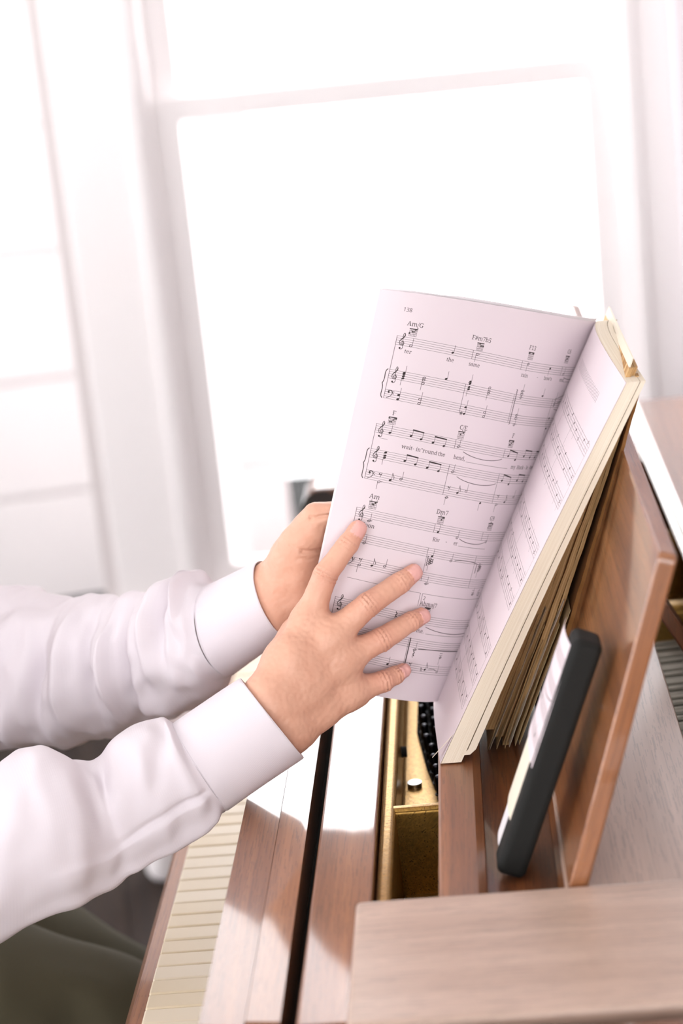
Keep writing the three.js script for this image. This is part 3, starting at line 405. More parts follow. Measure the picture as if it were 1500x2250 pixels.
{
  mesh('page', sheetGeo((s, t) => pagePoint(s, t), 64, 96, 0.00025), MP.left, book);
  mesh('page', sheetGeo((s, t) => pagePoint(s, t).addScaledVector(PN, -0.0009 - 0.004 * Math.sin(Math.PI * s)).add(V(-0.0015, 0.003 * sstep(s, 0.12, 0.3), 0)), 40, 40, 0.0002), MP.blank, book);
  mesh('page', sheetGeo((s, t) => pagePoint(lerp(0.012, 1, s), t).addScaledVector(PN, -0.0016 - 0.007 * Math.sin(Math.PI * s)).add(V(0, 0.002 - 0.004 * s, 0)), 40, 40, 0.0002), MP.blank, book);
  // right-hand block: fore-edge near, gutter far
  const FT = V(0.4300, 0.4635, -0.10), FB = V(0.2563, 0.1605, -0.082), nb = V(-0.867, 0.498, 0);
  const front = (s, t) => { // s 0 gutter .. 1 fore-edge, t 0 top .. 1 bottom
    const G = GT.clone().lerp(GB, t), E = FT.clone().lerp(FB, t); const p = G.lerp(E, s); p.addScaledVector(nb, 0.010 * Math.sin(Math.PI * Math.pow(s, 0.6)) + 0.002 * Math.sin(Math.PI * t) * s); return p; };
  mesh('page', sheetGeo((s, t) => front(s, t), 40, 48, 0.0003), MP.right, book);
  const depth = (t) => V(lerp(0.0105, 0.0172, t), 0, 0);
  const block = (d0, d1, dz0, dz1, mat, name, drop = 0) => { // slab of pages between two depths
    const g = [], P = (s, t, d) => front(s, t).add(depth(t).multiplyScalar(d)).add(V(0.0004, t > 0.99 ? drop : 0, 0)), N = 30;
    const quadGrid = (f, nu, nv) => { const p = [], uv = [], ix = []; for (let j = 0; j <= nv; j++) for (let i = 0; i <= nu; i++) { const q = f(i / nu, j / nv); p.push(q.x, q.y, q.z); uv.push(j / nv * 0.9, i / nu * 0.5); } for (let j = 0; j < nv; j++) for (let i = 0; i < nu; i++) { const a = j * (nu + 1) + i; ix.push(a, a + 1, a + nu + 1, a + 1, a + nu + 2, a + nu + 1); } const h = new THREE.BufferGeometry(); h.setAttribute('position', new THREE.Float32BufferAttribute(p, 3)); h.setAttribute('uv', new THREE.Float32BufferAttribute(uv, 2)); h.setIndex(ix); h.computeVertexNormals(); g.push(h); };
    quadGrid((u, v) => P(1, v, lerp(d0, d1, u)), 6, N); quadGrid((u, v) => P(v, 0, lerp(d1, d0, u)), 6, N); quadGrid((u, v) => P(v, 1, lerp(d0, d1, u)), 6, N); quadGrid((u, v) => P(u, v, d1), N, N); quadGrid((u, v) => P(1 - u, v, d0), N, N); quadGrid((u, v) => P(0, v, lerp(d1, d0, u)), 6, N);
    return mesh(name, mergeGeometries(g), mat, book);
  };
  block(0.02, 1.0, 0, 0, MP.edge, 'page_block');
  block(1.06, 1.45, 0, 0, MP.edge, 'page_block', 0.006);
  // the fold that joins both halves
  mesh('spine', new THREE.TubeGeometry(new THREE.LineCurve3(GT.clone().lerp(GB, 0.03).add(V(0.010, 0.0, -0.004)), GB.clone().add(V(0.012, 0.004, -0.004))), 8, 0.0075, 12), MP.cover, book);
  // stray corner of a leaf poking out near the foot
  mesh('loose_leaf', sheetGeo((s, t) => FB.clone().add(V(-0.006 * (1 - s) + 0.02 * s, 0.014 - 0.010 * (1 - s) + 0.016 * s + 0.001 * t, -0.006 + 0.004 * t)), 8, 3, 0.0002), MP.cream, book);
  put(book);
}
// ---- worn old songbook behind it
{
  const o = group('old_songbook'); tag(o, 'worn old songbook with browned torn pages, leaning behind the open white songbook', 'book');
  const B0 = V(0.2880, 0.1412, -0.158), T0 = V(0.4340, 0.4720, -0.112), TH = (t) => lerp(0.014, 0.037, t), Wd = 0.235, R = rng(31);
  const slab = (name, d0, d1, cut, mat, wz, top = 0) => {
    const g = []; const P = (s, t, d) => { const q = T0.clone().lerp(B0, lerp(top, 1 - cut, t)); return q.add(V(TH(t) * d, 0, -s * (Wd - wz) - wz)); };
    const qg = (f, nu, nv) => { const p = [], uv = [], ix = []; for (let j = 0; j <= nv; j++) for (let i = 0; i <= nu; i++) { const q = f(i / nu, j / nv); p.push(q.x, q.y, q.z); uv.push(j / nv * 0.9, i / nu * 0.3 + d0 * 0.3); } for (let j = 0; j < nv; j++) for (let i = 0; i < nu; i++) { const a = j * (nu + 1) + i; ix.push(a, a + 1, a + nu + 1, a + 1, a + nu + 2, a + nu + 1); } const h = new THREE.BufferGeometry(); h.setAttribute('position', new THREE.Float32BufferAttribute(p, 3)); h.setAttribute('uv', new THREE.Float32BufferAttribute(uv, 2)); h.setIndex(ix); h.computeVertexNormals(); g.push(h); };
    const wob = (t) => 0.0012 * Math.sin(t * 37 + d0 * 9) + 0.0008 * Math.sin(t * 91 + d0 * 17);
    qg((u, v) => P(wob(v) * 4, v, lerp(d0, d1, u)), 2, 60); qg((u, v) => P(v, 0, lerp(d1, d0, u)), 2, 12); qg((u, v) => P(v, 1, lerp(d0, d1, u)), 2, 12); qg((u, v) => P(u + (u < 0.01 ? wob(v) * 4 : 0), v, d1), 12, 60); qg((u, v) => P(1 - u + (u > 0.99 ? wob(v) * 4 : 0), v, d0), 12, 60); qg((u, v) => P(1, v, lerp(d1, d0, u)), 2, 12);
    return mesh(name, mergeGeometries(g), mat, o);
  };
  slab('page_block', 0, 0.30, 0.05, MP.oldEdge, 0.0); slab('page_block', 0.33, 0.52, 0.02, MP.oldEdge, 0.004); slab('page_block', 0.56, 0.75, 0.0, MP.oldEdge, 0.001, 0.02); slab('page_block', 0.79, 0.93, 0.015, MP.oldEdge, 0.005, 0.03);
  slab('back_cover', 0.97, 1.12, 0.30, MP.oldCover, -0.004, 0.05);
  slab('front_cover', 0.02, 0.10, 0.62, MP.cover, 0.004, -0.022);
  // splayed leaves at the foot
  for (let k = 0; k < 7; k++) { const d = 0.16 + k * 0.125, l = 0.10 + R() * 0.05, tip = (R() - 0.3) * 0.008;
    mesh('leaf', sheetGeo((s, t) => { const q = B0.clone().lerp(T0, (1 - t) * l / 0.36 + 0.004 * k * 0.3); return q.add(V(TH(1) * d + tip * t * t * 0.5, 0.0006 * k, 0.004 + 0.006 * t * t + 0.0012 * k * t - s * 0.09 + 0.001 * Math.sin(t * 30 + k))); }, 8, 16, 0.00025), k % 3 === 1 ? MP.cream : MP.old, o); }
  put(o);
}
// ---- black-bound music folder at the near end of the rack
{
  const o = group('black_music_folder'); tag(o, 'black-bound music folder with loose sheets, leaning at the near end of the rack', 'folder');
  const B = V(0.2945, 0.1412, 0.108), T = V(0.3655, 0.3195, 0.104), n = V(-0.929, 0.370, 0);
  const face = (s, t, d = 0) => { const q = T.clone().lerp(B, t); q.z -= s * 0.20; q.x += 0.0165 * Math.pow(sstep(s, 0.22, 0.8), 1.2); return q.addScaledVector(n, 0.003 * Math.sin(Math.PI * clamp(s / 0.35, 0, 1)) + d); };
  mesh('spine', box(0, 0.0225, 0, 0.192, -0.032, 0, 0.006, 3).applyMatrix4(new THREE.Matrix4().makeBasis(V(0.929, -0.370, 0), V(0.370, 0.929, 0), V(0, 0, 1)).setPosition(B.x + 0.001, B.y + 0.0085, B.z)), M.black, o);
  mesh('cover', box(0.018, 0.0215, 0.004, 0.174, -0.062, -0.028, 0.0012, 2).applyMatrix4(new THREE.Matrix4().makeBasis(V(0.929, -0.370, 0), V(0.370, 0.929, 0), V(0, 0, 1)).setPosition(B.x + 0.001, B.y + 0.0085, B.z)), M.black, o);
  mesh('sheet', sheetGeo((s, t) => face(lerp(0.0, 0.33, s), lerp(0.0, 0.50, t) - 0.06 * s * t, 0.0016), 30, 16, 0.0003, true), MP.sheet, o);
  mesh('sheet', sheetGeo((s, t) => face(lerp(0.02, 0.31, s), lerp(0.04, 0.76, t) - 0.02 * s, 0.0006), 30, 16, 0.0003, true), MP.cream, o);
  mesh('sheet', sheetGeo((s, t) => face(lerp(0.06, 0.30, s), lerp(0.10, 0.90, t), -0.0006), 30, 16, 0.0003, true), MP.blank, o);
  put(o);
}

// ================================================================ the pianist
// lofted tube: rings of { c, u, w } (centre and two half-axes), Catmull-Rom between them, with a displacement (a along, th round) in metres
function loft(rings, nA, nT, disp, closeEnds = false) {
  const C = (k) => new THREE.CatmullRomCurve3(rings.map((r) => r[k]), false, 'catmullrom', 0.5), cc = C('c'), cu = C('u'), cw = C('w');
  const pos = [], uv = [], idx = [];
  for (let j = 0; j <= nA; j++) {
    const a = j / nA, c = cc.getPoint(a), u = cu.getPoint(a), w = cw.getPoint(a);
    for (let i = 0; i <= nT; i++) { const th = i / nT * 2 * Math.PI, d = u.clone().multiplyScalar(Math.cos(th)).addScaledVector(w, Math.sin(th)), L = d.length(); d.multiplyScalar((L + (disp ? disp(a, th) : 0)) / L).add(c); pos.push(d.x, d.y, d.z); uv.push(a * 3, i / nT * 2); }
  }
  for (let j = 0; j < nA; j++) for (let i = 0; i < nT; i++) { const a = j * (nT + 1) + i, b = a + nT + 1; idx.push(a, b, a + 1, a + 1, b, b + 1); }
  if (closeEnds) for (const j of [0, nA]) { const c = cc.getPoint(j / nA), k = pos.length / 3; pos.push(c.x, c.y, c.z); uv.push(0, 0); for (let i = 0; i < nT; i++) { const a = j * (nT + 1) + i; idx.push(...(j ? [k, a, a + 1] : [k, a + 1, a])); } }
  const g = new THREE.BufferGeometry(); g.setAttribute('position', new THREE.Float32BufferAttribute(pos, 3)); g.setAttribute('uv', new THREE.Float32BufferAttribute(uv, 2)); g.setIndex(idx); g.computeVertexNormals();
  // weld the seam normals
  const n = g.attributes.normal; for (let j = 0; j <= nA; j++) { const a = j * (nT + 1), b = a + nT, v = V(n.getX(a) + n.getX(b), n.getY(a) + n.getY(b), n.getZ(a) + n.getZ(b)).normalize(); n.setXYZ(a, v.x, v.y, v.z); n.setXYZ(b, v.x, v.y, v.z); }
  return g;
}
// signed-distance modelling
const smin = (a, b, k) => { const h = Math.max(k - Math.abs(a - b), 0) / k; return Math.min(a, b) - h * h * k * 0.25; };
function cap(px, py, pz, A, B, ra, rb) { const bx = B.x - A.x, by = B.y - A.y, bz = B.z - A.z, ax = px - A.x, ay = py - A.y, az = pz - A.z, t = clamp((ax * bx + ay * by + az * bz) / (bx * bx + by * by + bz * bz), 0, 1), x = ax - bx * t, y = ay - by * t, z = az - bz * t; return Math.sqrt(x * x + y * y + z * z) - (ra + (rb - ra) * t); }
function sdfGeo(center, half, res, fn, colorFn) {
  const mc = new MarchingCubes(res, new THREE.MeshBasicMaterial(), false, false, 400000); mc.isolation = 0;
  const d = 2 * half / res; let q = 0;
  for (let k = 0; k < res; k++) for (let j = 0; j < res; j++) for (let i = 0; i < res; i++, q++) mc.field[q] = -fn(center.x - half + i * d, center.y - half + j * d, center.z - half + k * d);
  mc.update();
  const n = mc.count, p = new Float32Array(n * 3);
  for (let i = 0; i < n; i++) for (let c = 0; c < 3; c++) p[3 * i + c] = mc.positionArray[3 * i + c] * half + [center.x, center.y, center.z][c];
  let g = new THREE.BufferGeometry(); g.setAttribute('position', new THREE.BufferAttribute(p, 3)); g = mergeVertices(g, 1e-5);
  const P = g.attributes.position, N = new Float32Array(P.count * 3), Cc = new Float32Array(P.count * 3), e = 0.0006;
  for (let i = 0; i < P.count; i++) {
    const x = P.getX(i), y = P.getY(i), z = P.getZ(i), v = V(fn(x + e, y, z) - fn(x - e, y, z), fn(x, y + e, z) - fn(x, y - e, z), fn(x, y, z + e) - fn(x, y, z - e)).normalize(); N.set([v.x, v.y, v.z], 3 * i); Cc.set(colorFn(x, y, z, v), 3 * i);
  }
  // make the winding agree with the outward normals
  const ix = g.index.array, a = V(), b = V(), c = V(); let vote = 0;
  for (let t = 0; t < ix.length; t += 297) { a.fromBufferAttribute(P, ix[t]); b.fromBufferAttribute(P, ix[t + 1]); c.fromBufferAttribute(P, ix[t + 2]); vote += Math.sign(b.sub(a).cross(c.sub(a)).dot(V(N[3 * ix[t]], N[3 * ix[t] + 1], N[3 * ix[t] + 2]))); }
  if (vote < 0) for (let t = 0; t < ix.length; t += 3) { const k = ix[t + 1]; ix[t + 1] = ix[t + 2]; ix[t + 2] = k; }
  g.setAttribute('normal', new THREE.BufferAttribute(N, 3)); g.setAttribute('color', new THREE.BufferAttribute(Cc, 3)); return g;
}
const v3 = (a) => V(a[0], a[1], a[2]);
function handField(H) {
  const bones = [];   // fingers: chains of four joints with radii
  const F = ['index', 'middle', 'ring', 'pinky'].map((k) => ({ j: H[k].map(v3), r: H.r[k] }));
  const th = { j: H.thumb.map(v3), r: H.r.thumb };
  const palm = H.palm.map(([a, b, ra, rb]) => [v3(a), v3(b), ra, rb]);
  const dors = H.dorsal.clone().normalize(), folds = (H.folds || []).map(([a, b, w, h]) => [v3(a), v3(b), w, h]);
  const chain = (x, y, z, f) => { let d = 1; for (let i = 0; i < 3; i++) d = smin(d, cap(x, y, z, f.j[i], f.j[i + 1], f.r[i], f.r[i + 1]), 0.002); return d; };
  const creases = []; for (const f of F) for (const i of [1, 2]) { const ax = f.j[i + 1].clone().sub(f.j[i - 1]).normalize(); creases.push([f.j[i], ax, i === 1 ? 0.00075 : 0.0004, f.r[i]]); }
  const nails = [...F, th].map((f) => { const ax = f.j[3].clone().sub(f.j[2]).normalize(), dn = dors.clone().addScaledVector(ax, -dors.dot(ax)).normalize(); if (f === th) dn.copy(H.thumbNail || dn); return { p: f.j[3], ax, dn, la: ax.clone().cross(dn), r: f.r[3] }; });
  const fn = (x, y, z) => {
    let d = 1; for (const [a, b, ra, rb] of palm) d = smin(d, cap(x, y, z, a, b, ra, rb), 0.012);
    let f = 1; for (const q of F) f = smin(f, chain(x, y, z, q), 0.0035);
    d = smin(d, f, 0.009); d = smin(d, chain(x, y, z, th), H.thumbBlend ?? 0.012);
    for (const [a, b, w, h] of folds) d += h * Math.exp(-Math.pow(cap(x, y, 0, a, b, 0, 0) / w, 2));
    if (d > 0.006 || d < -0.006) return d;
    for (const [c, ax, amp, r] of creases) { const dx = x - c.x, dy = y - c.y, dz = z - c.z, R2 = dx * dx + dy * dy + dz * dz; if (R2 > 0.0004) continue; const q = dx * ax.x + dy * ax.y + dz * ax.z, s = dx * dors.x + dy * dors.y + dz * dors.z; if (s > 0) d += amp * Math.exp(-(q * q) / 0.00002) * Math.cos(q * 2 * Math.PI / 0.0034) * Math.min(1, s / (r * 0.6)); }
    for (const n of nails) { const dx = x - n.p.x, dy = y - n.p.y, dz = z - n.p.z, q = dx * n.ax.x + dy * n.ax.y + dz * n.ax.z, s = dx * n.dn.x + dy * n.dn.y + dz * n.dn.z, l = dx * n.la.x + dy * n.la.y + dz * n.la.z; if (s > 0 && q > -0.008 && q < n.r * 1.1 && Math.abs(l) < n.r * 1.1) { const e = Math.max(Math.abs(l) / (n.r * 0.78), Math.abs(q - 0.0005) / 0.0068); d += e < 1 ? -0.0002 : 0.0005 * Math.exp(-Math.pow((e - 1.06) / 0.09, 2)); } }
    d += 0.00035 * noise.noise(x * 260, y * 260, z * 260) + 0.0006 * noise.noise(x * 70, y * 70, z * 70);
    return d;
  };
  const color = (x, y, z, v) => {
    let c = [0.70, 0.385, 0.268]; const m = 0.5 + 0.5 * noise.noise(x * 95, y * 95, z * 95), f = noise.noise(x * 420, y * 420, z * 420); c = [c[0] * (0.97 + 0.05 * m + 0.02 * f), c[1] * (0.93 + 0.12 * m + 0.04 * f), c[2] * (0.92 + 0.14 * m + 0.05 * f)];
    let red = 0; for (const [q, , amp, r] of creases) { const R2 = (x - q.x) ** 2 + (y - q.y) ** 2 + (z - q.z) ** 2; red = Math.max(red, Math.exp(-R2 / 0.00016) * (amp > 0.0005 ? 0.8 : 0.5)); } for (const g of F) { const q = g.j[3], R2 = (x - q.x) ** 2 + (y - q.y) ** 2 + (z - q.z) ** 2; red = Math.max(red, Math.exp(-R2 / 0.00018)); }
    c = [c[0], c[1] * (1 - 0.16 * red), c[2] * (1 - 0.14 * red)];
    for (const n of nails) { const dx = x - n.p.x, dy = y - n.p.y, dz = z - n.p.z, q = dx * n.ax.x + dy * n.ax.y + dz * n.ax.z, s = dx * n.dn.x + dy * n.dn.y + dz * n.dn.z, l = dx * n.la.x + dy * n.la.y + dz * n.la.z; if (s > n.r * 0.25 && Math.max(Math.abs(l) / (n.r * 0.78), Math.abs(q - 0.0005) / 0.0068) < 1) c = [0.78, 0.42, 0.37]; }
    return c;
  };
  return { fn, color };
}
const RH = {
  index: [[.1559, .2768, -.1281], [.1740, .3148, -.1346], [.1949, .3370, -.1444], [.2041, .3476, -.1502]],
  middle: [[.1732, .2637, -.1222], [.2072, .2870, -.1310], [.2354, .2982, -.1496], [.2465, .3028, -.1587]],
  ring: [[.1819, .2440, -.1229], [.2155, .2548, -.1334], [.2406, .2622, -.1517], [.2502, .2628, -.1616]],
  pinky: [[.1840, .2129, -.1249], [.2133, .2162, -.1368], [.2233, .2171, -.1462], [.2299, .2184, -.1525]],
  thumb: [[.1300, .2460, -.1150], [.1451, .2611, -.1442], [.1688, .2748, -.1690], [.1858, .2895, -.1720]],
  r: { index: [.0125, .0103, .0088, .0076], middle: [.0128, .0106, .0090, .0078], ring: [.0120, .0100, .0085, .0074], pinky: [.0112, .0090, .0078, .0068], thumb: [.0135, .0125, .0105, .0085] },
  dorsal: V(0.30, 0.22, 0.92), thumbNail: V(-0.4, 0, -0.9).normalize(),
  palm: [
    [[.1200, .2312, -.0900], [.1559, .2768, -.1281], .0155, .0130], [[.1220, .2250, -.0900], [.1732, .2637, -.1222], .0190, .0135], [[.1250, .2080, -.0880], [.1819, .2440, -.1229], .0190, .0130], [[.1345, .1925, -.0950], [.1840, .2129, -.1249], .0165, .0128],
    [[.1200, .2290, -.0910], [.1335, .1945, -.0950], .0160, .0165], [[.1559, .2768, -.1281], [.1732, .2637, -.1222], .0120, .0125], [[.1732, .2637, -.1222], [.1819, .2440, -.1229], .0125, .0122], [[.1819, .2440, -.1229], [.1840, .2129, -.1249], .0122, .0122],
    [[.1415, .2546, -.1060], [.1589, .2102, -.1150], .0175, .0165], [[.1290, .2400, -.1050], [.1451, .2611, -.1400], .0150, .0140],
    [[.1200, .2260, -.0920], [.0520, .1830, -.0850], .0165, .0200], [[.1320, .1970, -.0950], [.0600, .1640, -.0870], .0165, .0195],
  ],
};
const LH = {
  index: [[.1849, .3351, -.2065], [.2080, .3451, -.1932], [.2243, .3503, -.1843], [.2343, .3527, -.1790]],
  middle: [[.1873, .3192, -.2048], [.2140, .3264, -.1926], [.2310, .3312, -.1853], [.2421, .3332, -.1815]],
  ring: [[.1860, .3041, -.2007], [.2105, .3088, -.1885], [.2266, .3123, -.1831], [.2366, .3150, -.1790]],
  pinky: [[.1808, .2897, -.1955], [.2011, .2916, -.1842], [.2133, .2941, -.1775], [.2225, .2963, -.1725]],
  thumb: [[.1500, .3300, -.1840], [.1683, .3530, -.1800], [.1888, .3545, -.1800], [.2054, .3540, -.1760]],
  r: { index: [.0125, .0100, .0086, .0074], middle: [.0128, .0102, .0088, .0076], ring: [.0120, .0098, .0083, .0072], pinky: [.0110, .0088, .0076, .0066], thumb: [.0165, .0125, .0105, .0085] },
  dorsal: V(-0.3, 0.1, -0.95), thumbBlend: 0.004,
  folds: [[[.1452, .3330, 0], [.1543, .3270, 0], .0018, .0011], [[.1543, .3270, 0], [.1760, .3230, 0], .0020, .0020], [[.1500, .3210, 0], [.1720, .3170, 0], .0020, .0009], [[.1640, .3553, 0], [.1850, .3568, 0], .0018, .0022]],
  palm: [
    [[.1220, .2910, -.1980], [.1849, .3351, -.2065], .0160, .0135], [[.1220, .2850, -.1950], [.1873, .3192, -.2048], .0205, .0138], [[.1250, .2740, -.1950], [.1860, .3041, -.2007], .0200, .0132], [[.1282, .2637, -.1960], [.1808, .2897, -.1955], .0190, .0128],
    [[.1225, .2890, -.1990], [.1285, .2670, -.2000], .0170, .0170], [[.1463, .3150, -.1920], [.1495, .2833, -.1935], .0215, .0200], [[.1380, .3030, -.1930], [.1640, .3420, -.1850], .0180, .0165],
    [[.1205, .2880, -.1990], [.0620, .2520, -.2250], .0165, .0200], [[.1265, .2690, -.1990], [.0680, .2330, -.2260], .0160, .0195],
  ],
};
const person = group('person'); tag(person, 'pianist in a white dress shirt and olive trousers holding the songbook pages with both hands', 'person');
{
  const fr = handField(RH), fl = handField(LH);
  const hr = sdfGeo(V(0.160, 0.262, -0.118), 0.122, 150, fr.fn, fr.color), hl = sdfGeo(V(0.150, 0.300, -0.200), 0.106, 96, fl.fn, fl.color);
  // head and neck (out of the frame)
  const hc = V(-0.42, 0.66, -0.42), at = (x, y, z) => V(hc.x + x, hc.y + y, hc.z + z);
  const ell = (x, y, z, c, rx, ry, rz) => { const a = (x - c.x) / rx, b = (y - c.y) / ry, d = (z - c.z) / rz, k = Math.sqrt(a * a + b * b + d * d); return (k - 1) * Math.min(rx, ry, rz); };
  const A = { cr: at(-0.005, 0.03, 0), jaw: at(0.035, -0.055, 0), chin: at(0.065, -0.085, 0) };
  const headFn = (x, y, z) => {
    let d = ell(x, y, z, A.cr, 0.098, 0.098, 0.076); d = smin(d, ell(x, y, z, A.jaw, 0.062, 0.062, 0.056), 0.05); d = smin(d, ell(x, y, z, A.chin, 0.026, 0.022, 0.026), 0.03);
    d = smin(d, cap(x, y, z, at(0.088, 0.02, 0), at(0.112, -0.025, 0), 0.007, 0.013), 0.012);
    for (const s of [-1, 1]) { d = smin(d, ell(x, y, z, at(-0.008, -0.005, 0.077 * s), 0.022, 0.032, 0.008), 0.01); d = smin(d, ell(x, y, z, at(0.104, -0.024, 0.012 * s), 0.009, 0.007, 0.008), 0.008); d = Math.max(d, -ell(x, y, z, at(0.094, 0.018, 0.032 * s), 0.014, 0.011, 0.017)); d = Math.min(d, ell(x, y, z, at(0.074, 0.018, 0.032 * s), 0.0125, 0.0125, 0.0125)); }
    d = smin(d, cap(x, y, z, at(0.090, -0.052, -0.018), at(0.090, -0.052, 0.018), 0.006, 0.006), 0.006);
    d = smin(d, cap(x, y, z, at(-0.02, -0.05, 0), at(-0.07, -0.24, 0), 0.056, 0.062), 0.03); return d;
  };
  const headCol = (x, y, z) => { for (const s of [-1, 1]) { const e = at(0.074, 0.018, 0.032 * s); if (Math.hypot(x - e.x, y - e.y, z - e.z) < 0.0129) return Math.hypot(y - e.y, z - e.z) < 0.0055 ? [0.05, 0.04, 0.03] : [0.8, 0.78, 0.76]; } const l = at(0.095, -0.052, 0); if (Math.abs(y - l.y) < 0.008 && Math.abs(z - l.z) < 0.024 && x > l.x - 0.006) return [0.62, 0.28, 0.24]; return [0.72, 0.41, 0.30]; };
  const hd = sdfGeo(at(0, -0.06, 0), 0.20, 84, headFn, headCol);
  const core = [[[-0.56, -0.16, -0.42], [-0.51, 0.24, -0.42], 0.085, 0.085], [[-0.48, 0.32, -0.31], [-0.48, 0.32, -0.53], 0.042, 0.042], [[-0.48, 0.34, -0.42], [-0.47, 0.50, -0.42], 0.05, 0.055], [[-0.47, 0.32, -0.28], [-0.20, 0.115, -0.02], 0.030, 0.026], [[-0.20, 0.115, -0.02], [0.04, 0.168, -0.084], 0.026, 0.02], [[-0.47, 0.32, -0.57], [-0.30, 0.158, -0.42], 0.030, 0.028], [[-0.30, 0.158, -0.42], [0.055, 0.238, -0.229], 0.034, 0.02]].map(([a, b, ra, rb]) => [v3(a), v3(b), ra, rb]);
  const coreFn = (x, y, z) => { let d = 1; for (const [a, b, ra, rb] of core) d = smin(d, cap(x, y, z, a, b, ra, rb), 0.02); return d; };
  const bodyCore = sdfGeo(V(-0.27, 0.16, -0.30), 0.42, 80, coreFn, () => [0.72, 0.41, 0.30]);
  mesh('body', mergeGeometries([hr, hl, hd, bodyCore]), M.skin, person);
  const hairFn = (x, y, z) => Math.max(ell(x, y, z, at(-0.012, 0.038, 0), 0.104, 0.102, 0.084), -(ell(x, y, z, at(0.085, -0.045, 0), 0.09, 0.125, 0.12)));
  { const g = sdfGeo(at(0, 0.03, 0), 0.13, 56, hairFn, () => [1, 1, 1]); g.deleteAttribute('color'); mesh('hair', g, M.hair, person); }

  // sleeves
  const ringsOf = (S, df, tiltEnd) => S.map(([c, u], i) => { const a = v3(S[Math.max(i - 1, 0)][0]), b = v3(S[Math.min(i + 1, S.length - 1)][0]), ax = b.sub(a).normalize(), U = v3(u); const w = U.clone().cross(ax).normalize(); if (w.z < 0) w.negate(); w.multiplyScalar(U.length() * (typeof df === 'function' ? df(i) : df)); return { c: v3(c), u: U, w }; });
  const RS = [
    [[0.1206, 0.2078, -0.0930], [-0.0224, 0.0370, 0]], [[0.0585, 0.1733, -0.0850], [-0.0181, 0.0377, 0]], [[0.0432, 0.1700, -0.0820], [-0.0165, 0.0482, 0]], [[0.0151, 0.1605, -0.0750], [-0.0144, 0.0525, 0]], [[-0.0123, 0.1463, -0.0660], [-0.0107, 0.0498, 0]], [[-0.0339, 0.1413, -0.0580], [-0.0042, 0.0537, 0]], [[-0.0611, 0.1477, -0.0450], [-0.0009, 0.0679, 0]], [[-0.0906, 0.1425, -0.0320], [0.0026, 0.0701, 0]], [[-0.1296, 0.1249, -0.0160], [0.0042, 0.0647, 0]], [[-0.1713, 0.1108, -0.0050], [0.0057, 0.0594, 0]],
    [[-0.2450, 0.1250, -0.0300], [0.025, 0.058, 0]], [[-0.3300, 0.2150, -0.1050], [0.045, 0.05, 0]], [[-0.4100, 0.3000, -0.1750], [0.045, 0.055, 0]], [[-0.4700, 0.3450, -0.2600], [0.05, 0.055, 0]],
  ];
  const LS = [
    [[0.1220, 0.2774, -0.2000], [-0.0119, 0.0340, 0]], [[0.0678, 0.2432, -0.2250], [-0.0099, 0.0393, 0]], [[0.0461, 0.2349, -0.2370], [-0.0074, 0.0585, 0]], [[0.0122, 0.2161, -0.2580], [-0.0074, 0.0583, 0]], [[-0.0183, 0.2014, -0.2750], [-0.0060, 0.0604, 0]], [[-0.0504, 0.1955, -0.2920], [0.0005, 0.0681, 0]], [[-0.0877, 0.1823, -0.3100], [0.0078, 0.0726, 0]], [[-0.1240, 0.1830, -0.3300], [0.0083, 0.0737, 0]], [[-0.1637, 0.1816, -0.3500], [0.0141, 0.0806, 0]], [[-0.2186, 0.1739, -0.3800], [0.0128, 0.0834, 0]], [[-0.2769, 0.1558, -0.4100], [0.0102, 0.0780, 0]],
    [[-0.3500, 0.1850, -0.4600], [0.03, 0.06, 0]], [[-0.4100, 0.2650, -0.5300], [0.05, 0.05, 0]], [[-0.4600, 0.3300, -0.5900], [0.05, 0.055, 0]],
  ];
  const ridge = (x) => { const s = Math.abs(Math.sin(x)); return 1 - s; };
  const bumpAt = (a, th, a0, t0, la, lt, sl) => { const da = a - a0; let dt = th - t0 - sl * da; dt = Math.atan2(Math.sin(dt), Math.cos(dt)); return Math.exp(-(da * da) / (la * la) - (dt * dt) / (lt * lt)); };
  // theta: 0 top, pi/2 towards the camera, pi underneath
  const foldR = (a, th) => {
    let d = 0; const q = sstep(a, 0.0, 0.05);
    d += 0.004 * noise.noise(a * 16, Math.cos(th) * 1.4, Math.sin(th) * 1.4 + 4) + 0.0012 * noise.noise(a * 22, Math.cos(th) * 2.5 + 3, Math.sin(th) * 2.5);
    d += 0.006 * bumpAt(a, th, 0.02, 0.5, 0.05, 0.5, 8) - 0.007 * bumpAt(a, th, 0.26, 0.5, 0.03, 0.35, 9) + 0.007 * bumpAt(a, th, 0.36, 0.4, 0.05, 0.5, 6) - 0.004 * bumpAt(a, th, 0.12, 0.9, 0.05, 0.25, 10);
    // placket: a raised double line along the outer side, and the pressed fold below it
    const pl = 1.86 - 0.25 * a; d += 0.0022 * sstep(th, pl - 0.02, pl + 0.02) * (1 - sstep(th, pl + 0.5, pl + 0.62)) * (1 - sstep(a, 0.40, 0.5));
    d += -0.003 * Math.exp(-Math.pow((th - pl + 0.06) / 0.05, 2)) * (1 - sstep(a, 0.2, 0.3));
    d += 0.0065 * Math.exp(-Math.pow((th - 2.42 + 0.1 * a) / 0.16, 2)) * (1 - sstep(a, 0.4, 0.6)); d -= 0.004 * Math.exp(-Math.pow((th - 2.75) / 0.2, 2)) * (1 - sstep(a, 0.4, 0.6));
    return d * q;
  };
